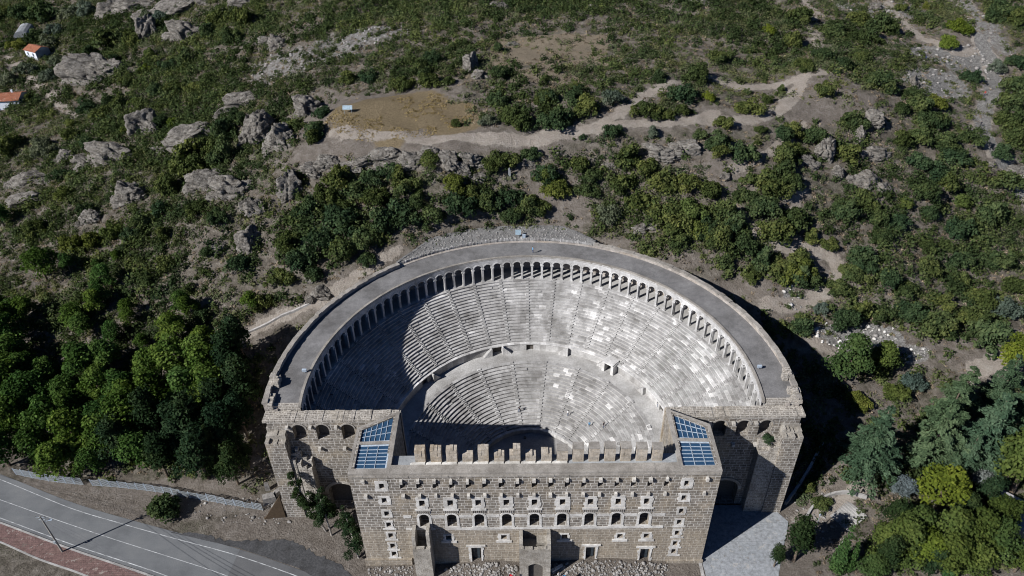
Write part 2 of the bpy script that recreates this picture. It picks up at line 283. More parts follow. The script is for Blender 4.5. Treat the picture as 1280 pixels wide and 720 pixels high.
BUSHES=[('d',31.7,102.7,3.7),('d',36.7,102.1,2.1),('d',41.2,104.7,2.3),('g',32.6,95.5,2.2),('d',22.4,95.4,2.6),('y',49.2,110.2,2.0),('d',59.6,108.0,3.7),('d',52.0,100.9,3.0),('d',54.7,90.4,3.6),('d',49.1,93.2,3.4),('d',48.6,90.0,2.5),('d',67.9,100.3,3.5),('d',61.7,100.9,1.7),('d',41.6,110.3,3.6),('d',47.9,122.7,4.2),('d',37.1,120.0,2.6),('d',58.2,135.6,3.7),('y',77.8,157.4,2.3),('d',5.3,111.2,2.7),('d',8.4,99.6,4.3),('d',14.2,109.9,3.6),('d',16.5,103.7,3.5),('g',23.0,108.1,3.1),('d',13.1,88.9,3.4),('d',16.3,86.9,2.9),('d',4.6,86.4,3.4),('l',8.2,83.0,3.3),('d',25.8,90.1,4.2),('d',29.0,87.6,3.4),('d',24.5,83.8,4.2),('d',15.3,82.2,2.9),('g',19.8,75.8,3.3),('d',27.3,78.6,3.3),('d',33.6,83.4,3.7),('d',39.9,81.3,3.3),('d',44.6,79.6,3.7),('d',33.9,72.3,4.8),('l',39.6,73.5,3.6),('l',41.5,69.3,3.2),('d',47.7,73.5,4.0),('d',57.4,81.6,4.6),('d',53.5,78.1,3.3),('d',61.4,80.0,3.3),('d',66.1,90.7,3.8),('d',64.5,87.0,3.4),('d',49.9,71.9,3.2),('d',57.0,74.8,3.7),('d',66.5,83.7,3.4),('d',1.9,79.1,3.3),('d',58.6,69.7,4.0),('d',65.3,74.0,4.1),('d',71.5,119.3,1.7),('d',66.0,114.1,1.8),('d',61.9,118.4,1.3),('d',60.1,96.9,1.2),('d',44.7,95.8,1.9),('d',14.6,95.4,1.0),('d',-18.2,101.0,1.4),('d',-6.7,124.2,3.0),('d',-7.8,144.5,2.0),('d',-62.8,110.2,2.5),('d',-55.4,101.8,3.2),('d',-56.1,112.2,2.5),('d',-55.1,98.0,3.1),('d',-62.7,100.2,1.6),('d',-7.7,110.8,2.8),('g',-9.5,99.8,2.3),('d',-4.1,100.5,3.1),('d',-1.0,99.1,3.5),('d',4.5,99.5,3.1),('d',5.7,111.4,2.8),('d',-21.0,121.1,2.1),('d',-34.7,123.3,3.4),('d',-30.0,127.8,3.5),('d',-26.1,121.7,3.4),('d',-52.1,133.8,3.1),('d',-45.6,132.4,3.1),('d',-27.5,139.0,2.7),('d',-7.9,88.0,3.4),('d',-4.1,88.8,3.0),('d',1.2,90.8,2.7),('l',4.9,86.3,3.0),('l',7.0,83.1,3.4),('l',-17.6,80.9,3.7),('d',-4.2,80.2,3.4),('d',0.2,79.4,3.7),('d',-23.6,86.3,3.0),('d',-31.9,83.0,3.4),('d',-29.5,80.3,3.7),('d',-26.3,77.5,2.9),('d',-41.5,81.6,3.7),('d',-47.2,84.5,3.8),('d',-49.9,81.0,3.7),('d',-53.3,78.0,3.7),('d',-36.9,79.2,3.7),('d',-44.9,77.3,3.3),('d',-38.8,84.7,3.0),('d',-34.3,86.1,3.0),('d',-13.9,80.7,3.0),('d',-10.2,79.0,3.3),('d',131.8,184.6,2.5),('l',140.0,185.8,1.9),('y',143.4,166.0,3.4),('y',135.0,156.5,3.3),('d',135.8,138.7,3.3),('g',148.0,148.1,3.1),('d',101.1,125.0,3.8),('d',104.7,123.6,2.8),('d',79.7,127.5,2.8),('d',70.9,102.7,2.9),('d',76.0,101.2,3.9),('d',87.8,107.6,3.3),('d',89.6,106.7,3.0),('l',117.7,122.2,3.5),('d',111.1,124.8,2.8),('d',112.0,118.7,3.5),('d',105.2,116.2,2.7),('d',83.9,97.2,3.9),('d',68.7,95.1,3.2),('d',107.8,107.7,4.0),('d',112.9,112.7,4.1),('d',115.7,107.7,4.0),('d',117.2,103.6,4.0),('d',101.8,104.8,3.3),('d',104.4,99.2,3.9),('d',109.6,97.7,3.9),('d',123.1,109.1,3.4),('d',131.3,106.7,3.4),('d',138.9,118.3,4.2),('d',140.9,126.5,4.3),('d',148.2,134.3,4.4),('d',137.5,112.9,3.8),('d',155.4,149.2,3.8),('d',165.7,181.3,5.0),('d',157.3,172.5,3.3),('d',163.8,170.5,4.1),('d',82.6,116.9,2.7),('d',88.6,125.6,1.4),('d',117.5,165.5,4.8),('d',110.6,169.2,4.0),('d',98.9,158.6,4.3),('d',109.6,155.1,3.9),('d',90.3,166.7,4.0),('d',83.5,151.5,3.8),('d',89.7,139.9,3.7),('d',102.6,142.6,2.6),('d',94.2,133.8,3.2),('d',68.1,70.4,2.5),('d',72.6,69.2,2.4),('d',78.8,79.0,3.6),('d',85.5,83.2,3.3),('d',87.9,78.4,3.2),('d',92.4,78.2,3.2),('d',79.3,65.1,4.2),('d',99.0,72.8,2.3),('d',102.8,83.7,3.0),('l',96.9,85.3,2.2),('d',102.9,88.9,3.8),('d',111.8,95.1,3.8),('l',115.3,90.6,3.1),('d',110.8,80.9,3.7),('d',122.3,87.0,4.6),('d',130.9,98.9,4.7),('d',106.4,70.2,3.2),('d',103.8,65.6,2.8),('d',96.0,66.4,3.1),('d',87.9,58.1,2.6),('d',83.8,59.6,3.4),('d',77.0,61.6,3.4),('d',72.2,58.4,2.7),('d',71.6,51.0,4.0),('d',76.1,52.9,3.3),('d',80.5,51.7,3.0),('d',87.5,52.9,3.3),('d',96.1,56.5,2.7),('d',92.6,50.0,4.0),('d',94.8,48.6,2.6),('d',102.0,46.6,5.2),('d',101.9,51.8,4.0),('g',111.3,55.8,4.1),('d',107.6,58.7,4.1),('d',117.1,71.5,3.6),('d',118.3,64.4,3.5),('d',61.6,48.4,3.3),('g',67.4,53.2,2.0),('d',70.7,40.3,3.8),('d',78.1,41.2,3.2),('d',64.3,64.2,3.4),('l',62.8,60.3,4.1),('d',66.8,59.4,2.7),('d',86.0,71.8,2.8),('g',63.6,36.4,2.5),('l',69.6,31.7,2.5),('l',79.3,34.3,2.5),('g',84.0,37.4,2.9),('d',55.9,15.3,2.1),('d',57.4,11.2,2.1),('d',84.0,9.3,2.6),('d',-104.3,80.3,2.1),('d',-90.2,71.1,3.0),('d',-76.4,54.5,2.5),('d',-82.4,63.0,2.3),('d',-69.2,65.2,2.9),('d',-78.8,71.4,2.0),('d',-84.5,84.7,3.4),('d',-100.8,88.1,3.5),('l',-120.8,85.0,3.6),('l',-115.4,85.3,3.5),('l',-110.8,87.8,3.2),('d',-103.2,83.9,2.8),('d',-98.0,91.5,2.9),('d',-97.3,98.7,4.4),('d',-93.1,105.1,5.2),('d',-83.1,106.5,4.5),('g',-153.5,135.9,3.8),('l',-132.3,106.7,3.5),('d',-140.3,119.9,3.2),('d',-121.7,97.3,2.6),('d',-135.3,94.6,3.7),('d',-92.9,79.9,2.7),('d',-77.1,79.1,2.7),('d',-94.2,67.3,2.3),('d',-90.2,63.2,1.3),('d',-164.5,217.3,7.3),('d',-150.8,209.2,4.8),('d',-169.0,208.2,3.8),('g',-182.1,207.6,3.8),('g',-178.8,192.1,4.2),('g',-193.7,203.8,3.8),('g',-198.7,199.6,3.8),('g',-155.7,141.3,3.6),('d',-180.5,179.6,2.7),('l',-210.3,228.1,4.1),('d',-206.0,235.0,4.7),('g',-194.4,224.4,4.5),('g',-198.0,239.3,4.2),('g',-199.5,257.6,4.9),('g',-191.0,256.8,4.3),('d',-214.5,262.1,6.6),('d',-226.7,262.8,5.5),('d',-235.4,265.8,5.6),('d',-141.1,176.2,3.1),('d',-152.1,194.4,2.8),('g',-153.2,229.5,4.0),('g',-146.1,227.8,4.0),('d',-143.6,163.8,3.4),('d',-152.1,164.9,3.4),('l',-151.1,152.0,2.5),('d',-142.1,155.8,3.3),('d',-136.7,160.1,3.3),('l',-130.8,158.6,2.5),('d',-125.5,163.6,3.3),('d',-118.3,163.6,3.3),('d',-109.5,158.9,3.3),('d',-105.2,159.4,3.3),('d',-120.5,181.6,4.4),('d',-128.6,182.8,3.5),('l',-138.4,194.5,2.7),('y',-137.6,184.2,2.2),('y',-111.7,139.8,2.3),('d',-84.1,124.7,3.3),('d',-87.4,119.6,4.3),('d',-135.9,133.3,3.1),('d',-147.0,142.9,3.2),('l',-124.6,138.2,2.3),('d',-131.9,141.8,1.6),('d',-115.8,139.6,3.1),('d',-96.0,112.6,5.6),('d',-88.5,112.9,4.2),('d',-167.8,142.7,4.8),('d',-114.3,205.8,4.6),('d',-102.7,199.4,4.5),('d',-104.3,187.5,4.4),('d',-116.2,198.6,3.6),('d',-49.9,68.3,4.2),('d',-43.8,65.9,4.2),('d',-39.3,69.0,3.8),('d',-53.3,64.6,3.8),('d',-44.6,73.0,4.9),('d',-34.8,71.9,4.3),('d',-58.5,60.5,3.4),('d',-61.7,56.1,3.0),('d',-30.1,75.0,4.3),('d',-57.8,69.1,3.9),('d',-50.5,61.1,2.8),('d',-23.3,74.1,3.5),('d',-16.5,76.6,3.9),('d',-9.7,79.4,3.6),('d',-3.8,77.1,2.6),('d',45.6,66.7,3.8),('d',50.2,65.3,3.8),('d',54.7,63.0,3.8),('d',59.3,61.7,3.8),('d',64.0,60.5,3.8),('d',42.1,69.7,3.4),('d',45.9,61.9,2.6),('d',52.2,59.7,2.6),('d',36.1,67.0,2.7),('d',-37.9,63.7,2.3),('d',-74.0,11.9,4.0)]
TREES=[('p',-120.6,47.6,4.8),('p',-117.5,40.3,5.3),('p',-113.5,31.4,5.1),('p',-110.3,38.0,4.6),('p',-98.6,21.0,4.6),('p',-99.8,42.7,4.6),('p',-95.5,44.6,4.0),('p',-95.3,37.7,3.9),('p',-89.7,37.2,3.9),('p',-90.7,30.0,5.0),('p',-85.9,29.1,5.0),('p',-82.2,23.4,4.3),('p',-79.3,41.4,5.2),('p',-74.1,42.9,4.6),('p',-70.1,39.3,5.2),('p',-73.8,34.7,5.1),('p',-75.7,31.7,3.8),('k',-71.2,26.6,5.0),('k',-63.7,24.0,4.6),('k',-67.6,19.7,4.5),('k',-60.8,18.2,3.3),('k',-62.1,33.0,4.7),('k',-76.3,20.3,3.6),('p',-112.2,24.5,4.3),('p',-106.4,25.9,3.7),('p',-100.3,33.2,3.8),('k',-64.3,44.2,3.9),('p',-106.0,54.5,3.1),('p',-97.1,52.0,2.4),('p',-89.8,49.6,2.0),('p',-81.2,49.8,4.0),('p',-73.6,47.0,3.3),('p',-79.6,55.5,2.7),('p',-104.3,60.4,2.8),('p',-94.6,56.0,2.1),('p',-103.7,30.1,4.7),('p',-97.1,26.5,4.4),('p',-91.9,21.3,3.6),('p',-112.2,35.9,4.5),('p',-120.7,38.3,5.3),('p',-81.9,35.6,4.5),('k',-79.9,28.3,4.7),('k',-85.9,23.5,4.3),('k',-74.1,25.7,4.3),('p',-103.4,37.7,3.9),('p',-110.6,43.8,3.3),('p',-68.5,34.5,4.8),('k',-65.5,39.3,4.5),('k',-66.2,29.7,4.4),('p',-115.3,29.6,4.4),('p',-84.8,41.4,3.9),('p',-87.0,32.7,4.5),('k',-60.8,28.0,3.7),('p',-90.6,26.1,4.7),('t',-70.4,26.0,3.4),('t',-65.4,20.7,3.6),('t',-65.2,30.7,3.5),('t',-61.2,23.5,2.8),('p',-127.0,57.2,4.2),('p',-124.8,60.7,3.6),('p',-132.0,64.4,3.6),('p',-123.2,53.6,4.2),('p',-115.1,44.5,4.0),('p',-123.7,46.6,4.1),('p',-122.6,60.8,2.9),('p',-148.6,100.0,3.0),('p',-124.2,74.7,4.5),('p',-118.1,76.2,2.4),('p',-105.3,67.9,3.3),('p',-104.3,62.9,2.6),('p',-105.5,77.2,1.5),('p',-111.1,76.8,1.2),('p',-80.9,56.4,2.8),('p',-108.8,57.6,3.2),('p',-95.9,58.5,2.2),('p',-64.9,55.9,2.5),('r',68.7,37.6,4.4),('r',77.5,39.5,3.3),('y',104.2,37.7,3.6),('r',94.5,12.7,5.3),('s',88.4,13.5,2.7),('y',78.1,9.1,4.6),('r',70.4,2.6,3.8),('r',66.7,-0.7,3.7),('y',70.7,-1.4,3.7),('r',64.0,0.3,3.1),('r',76.1,1.3,3.8),('r',74.5,-2.7,3.7),('r',81.1,1.2,3.8),('r',84.9,-0.1,3.7),('r',79.2,-3.0,3.1),('r',61.2,-3.9,2.4),('k',48.5,-0.1,3.7),('r',87.9,-2.8,2.4),('k',81.8,5.7,2.9),('r',88.1,5.5,3.2),('s',73.9,5.1,2.9),('k',68.5,6.0,2.6),('k',87.5,9.8,2.9),('k',63.4,-2.8,2.8),('k',71.7,-3.5,2.7),('c',67.1,17.4,6.4),('s',72.7,12.2,2.6),('c',81.0,20.2,7.2),('c',89.1,29.1,5.7),('c',90.3,19.6,6.5),('c',98.7,23.8,6.2),('c',99.0,31.5,4.3),('c',85.7,16.5,4.0),('v',55.5,-2.2,2.1),('v',57.8,-2.1,1.6),('v',75.1,-4.0,1.7),('k',44.5,-1.2,1.9)]
ROCKS=[(-161.6,186.9,10.1,7.4),(-129.7,206.7,5.5,5.0),(-146.8,212.6,3.1,5.9),(-119.9,138.8,3.6,5.1),(-100.9,124.7,7.2,4.2),(-87.1,136.1,4.7,2.8),(-77.6,114.6,2.0,4.8),(-144.5,130.7,2.3,2.2),(-137.7,128.3,2.7,2.2),(-125.7,123.4,6.3,3.9),(-175.6,247.5,5.2,4.7),(-164.4,247.4,7.5,3.4),(-141.5,233.1,11.2,3.7),(-109.1,215.0,4.0,3.1),(-110.9,100.8,3.8,3.9),(-120.5,94.4,2.6,2.2),(-85.4,95.5,5.4,3.2),(-77.4,89.3,4.0,3.7),(-70.0,81.4,1.8,2.3),(-67.9,72.2,2.7,3.4),(-76.3,72.4,2.2,1.2),(-147.1,109.0,4.2,2.1),(-152.0,122.4,4.4,1.8),(-75.8,113.9,3.2,5.4),(-65.5,102.2,3.4,5.1),(-62.2,119.2,3.2,4.0),(-59.6,84.8,2.6,4.0),(-68.4,81.2,2.4,2.3),(-42.1,89.0,4.5,2.0),(-36.0,89.9,4.5,2.3),(-29.4,87.8,4.4,3.0),(-25.3,89.2,3.0,2.0),(-19.8,86.5,3.6,3.2),(-14.7,87.8,2.8,2.5),(-11.7,84.5,2.0,2.0),(-15.5,132.7,2.3,4.7),(-13.3,125.0,2.3,2.3),(-8.4,180.8,3.5,2.4),(-84.4,174.2,3.0,3.1),(-51.7,90.1,3.7,2.6),(-55.1,89.3,2.5,2.3),(33.0,91.4,3.7,2.8),(41.2,91.8,3.3,2.8),(28.0,72.1,2.5,1.5),(49.4,83.9,1.4,1.5),(94.6,109.1,3.0,3.3),(89.8,104.0,1.7,3.2),(77.9,97.6,2.7,4.5),(72.1,92.8,3.1,2.6),(93.6,100.3,3.4,2.7),(88.8,92.7,2.5,1.8),(115.2,131.4,1.4,2.9),(122.7,184.4,2.2,2.1),(135.4,103.2,3.1,2.2),(87.8,89.8,3.5,3.4),(79.9,91.0,1.7,2.1),(-48.4,56.9,2.4,2.6),(-51.6,60.5,1.1,1.2),(-3.5,150.3,2.0,0.9),(128.0,103.4,1.3,1.1),(-47.9,163.3,2.1,1.3),(-89.8,178.4,2.2,1.7),(23.3,175.1,2.7,1.3),(58.9,179.0,3.3,1.4),(93.2,146.0,2.0,1.2),(20.7,89.1,1.6,1.3),(8.6,91.4,1.6,1.0),(0.4,89.7,2.0,1.5)]
PATHS=[(3.2,[(-49.7,99.9),(-46.3,99.0),(-43.1,98.2),(-40.0,97.5),(-37.0,97.0),(-34.1,96.6),(-31.1,96.0),(-28.2,95.4),(-25.4,94.9),(-22.6,94.6),(-19.9,94.4),(-17.2,94.5),(-14.5,94.6),(-11.7,94.6),(-9.0,94.6),(-6.3,94.6),(-3.6,94.8),(-0.8,95.0),(1.9,95.2),(4.6,95.4),(7.3,95.9),(10.0,96.5),(12.7,97.1),(15.5,97.8),(18.2,98.3),(21.2,100.7),(24.2,103.2),(26.4,105.9),(28.8,109.0),(31.2,112.4),(33.9,114.1),(36.7,115.9),(39.6,117.8)]),(3.5,[(18.2,98.3),(21.1,98.7),(23.9,99.0),(26.8,99.3),(29.7,99.6),(32.7,100.1),(35.6,100.5),(38.6,101.0),(41.6,101.4),(44.6,101.9),(47.5,103.4),(50.4,105.1)]),(2.6,[(39.6,117.8),(42.9,119.7),(46.4,121.7),(49.8,123.8),(53.4,126.0),(56.5,124.2),(59.5,122.6),(62.6,121.1),(65.6,121.6),(68.7,122.2),(71.8,122.7),(74.9,123.2),(78.0,123.6),(81.8,125.0),(85.7,126.5)]),(3.2,[(47.9,102.5),(50.9,102.9),(53.9,103.4),(56.9,104.0),(60.0,104.6),(63.3,106.6),(66.7,108.8),(70.2,111.3),(73.6,115.9),(77.2,120.6)]),(2.4,[(74.5,106.0),(71.5,102.8),(68.7,99.7),(66.0,97.1),(63.4,94.6),(60.6,92.4),(57.7,90.2),(55.0,88.2),(53.3,87.4),(51.7,86.6)]),(3.0,[(55.0,70.8),(57.3,69.4),(59.5,68.1),(62.2,68.0),(64.9,68.0),(67.6,68.0),(70.4,67.9),(73.0,67.8),(73.3,65.6),(73.6,63.4),(70.9,60.5),(68.1,57.4),(65.3,56.3),(62.5,55.1),(59.8,54.1),(57.0,54.2),(54.2,54.3)]),(6.0,[(158.3,194.5),(155.6,183.8),(153.3,174.2),(150.4,166.9),(147.9,160.3),(148.1,156.2),(148.3,152.3),(146.6,146.3),(145.1,140.6),(140.3,134.1),(135.5,127.3),(132.3,121.2),(129.4,115.6),(129.2,111.3),(129.3,107.5),(131.4,105.7),(133.6,103.9),(134.2,101.6),(134.8,99.3),(135.3,96.9)]),(2.6,[(128.2,192.4),(128.5,183.8),(128.9,175.8),(129.3,169.7),(129.7,164.0),(131.5,161.2),(133.4,158.4),(135.2,155.8),(137.1,153.2),(141.8,155.2),(146.4,156.9)]),(2.4,[(99.2,190.5),(98.8,183.1),(98.3,175.7),(95.6,168.2),(92.9,160.8),(92.5,155.6),(92.1,150.5)]),(3.0,[(-210.2,220.1),(-202.9,212.8),(-195.8,205.5),(-188.8,198.3),(-180.6,189.6),(-172.9,181.3),(-165.7,173.6),(-159.8,167.4),(-154.3,161.6)]),(2.2,[(-73.3,47.5),(-70.7,48.1),(-68.2,48.9),(-66.5,49.9),(-64.7,50.9),(-63.0,51.9),(-61.2,52.9),(-59.1,53.3),(-57.0,53.8),(-54.8,54.3),(-52.7,54.9),(-50.6,55.4),(-48.4,56.0),(-46.7,57.0),(-44.9,58.1),(-43.1,59.2),(-41.3,60.4),(-39.2,61.7),(-37.1,63.0),(-34.9,64.5),(-32.8,65.9),(-30.6,67.4)]),(3.0,[(52.3,9.2),(54.4,9.7),(56.5,10.2),(58.5,10.6),(60.6,11.1),(62.5,12.5),(64.3,13.9),(66.2,15.3)]),(5.0,[(111.8,46.8),(109.2,44.9),(106.7,43.2),(104.3,41.5),(101.4,40.6),(98.4,39.8)]),(2.2,[(64.4,46.4),(66.4,45.1),(68.3,43.8),(69.3,41.7),(70.3,39.7)]),(2.0,[(62.8,79.9),(65.8,82.1),(68.9,84.3),(67.0,80.6),(65.3,77.1)])]
BLOBS=[('gold',-33.4,106.2,19.6,11.4,1),('bare',-36.4,94.8,26.7,5.6,1),('bare',-35.7,107.3,25.7,18.5,0.9),('bare',-49.2,96.3,10.4,8.5,0.9),('bare',-57.9,119.5,9.1,11.9,0.8),('bare',-35.0,120.3,22.4,4.8,0.7),('bare',-54.2,93.5,6.2,4.9,1),('bare',-19.8,91.3,12.1,3.4,1),('bare',-3.6,92.0,10.1,3.1,0.7),('rub',-67.2,159.9,24.7,12.0,0.55),('rub',-77.9,152.8,10.2,8.6,0.5),('rub',-47.9,163.3,13.0,8.4,0.6),('dry',8.6,144.3,18.2,13.4,1),('dry',-3.5,137.7,9.5,7.9,0.8),('dry',10.0,123.1,13.5,5.1,0.6),('dry',-15.1,128.0,6.9,7.7,0.5),('rub',122.1,136.0,10.1,7.9,1),('rub',134.9,151.0,15.1,6.6,0.8),('bare',121.5,156.7,12.8,12.1,0.6),('bare',123.6,124.3,5.1,9.1,0.7),('bare',145.9,146.6,5.0,11.7,0.8),('rub',123.6,183.8,16.6,7.5,0.6),('rub',154.1,174.2,4.9,21.0,0.6),('rub',143.6,144.4,5.4,14.0,0.7),('bare',144.2,157.8,10.3,8.9,0.9),('bare',90.5,119.8,6.7,4.2,0.6),('bare',81.0,109.6,9.8,4.4,1),('bare',78.4,116.8,13.3,7.2,0.7),('bare',64.8,107.0,8.5,5.1,0.6),('bare',95.1,116.2,4.4,4.5,0.8),('rub',74.1,48.1,10.0,3.1,1),('bare',80.9,46.1,19.9,5.5,0.7),('bare',100.3,44.9,10.8,6.1,0.7),('rub',85.8,44.4,3.6,1.8,0.9),('rub',61.1,56.1,2.2,2.5,0.9),('bare',70.5,63.2,3.8,8.1,0.5),('bare',8.1,78.6,8.9,8.4,0.8),('bare',-1.7,84.3,7.0,5.1,0.5),('bare',24.0,79.4,4.0,5.0,0.4),('bare',50.5,85.7,7.0,5.5,0.7),('bare',39.1,91.3,10.2,3.5,0.6),('bare',22.2,70.0,8.7,2.3,0.7),('bare',35.6,63.3,8.5,2.6,0.8),('bare',49.9,57.1,10.2,3.2,0.8),('bare',-45.7,57.2,7.4,2.2,0.7),('bare',-57.4,52.2,6.5,2.5,0.5),('bare',-34.2,65.4,3.8,1.6,0.6),('bare',-64.7,62.8,9.5,5.8,0.25),('bare',-106.3,95.1,10.9,3.8,0.25),('bare',-135.7,101.1,11.4,3.3,0.3),('bare',-150.1,120.1,12.2,5.7,0.35),('bare',73.4,33.0,7.7,6.4,0.8),('bare',69.5,38.2,4.4,4.8,0.6),('bare',55.2,8.3,6.2,6.6,0.9),('bare',64.7,14.5,4.8,4.9,0.8),('bare',70.1,21.8,3.3,5.6,0.6),('bare',88.0,9.3,6.2,6.6,0.5),('bare',-79.2,14.4,24.5,5.0,0.9),('bare',-100.5,17.8,10.0,2.8,0.9),('bare',-52.8,7.3,11.0,6.9,1),('bare',-41.1,4.2,7.7,7.8,1),('bare',-37.5,10.8,6.4,10.8,0.9),('bare',-92.3,0.8,13.7,5.7,0.25),('bare',102.4,108.1,5.5,7.4,0.3),('bare',-189.0,223.3,9.8,11.3,0.5),('bare',115.3,66.3,5.9,5.0,0.4),('bare',100.8,84.6,6.2,4.9,0.3),('bare',91.4,75.6,5.9,3.4,0.35)]
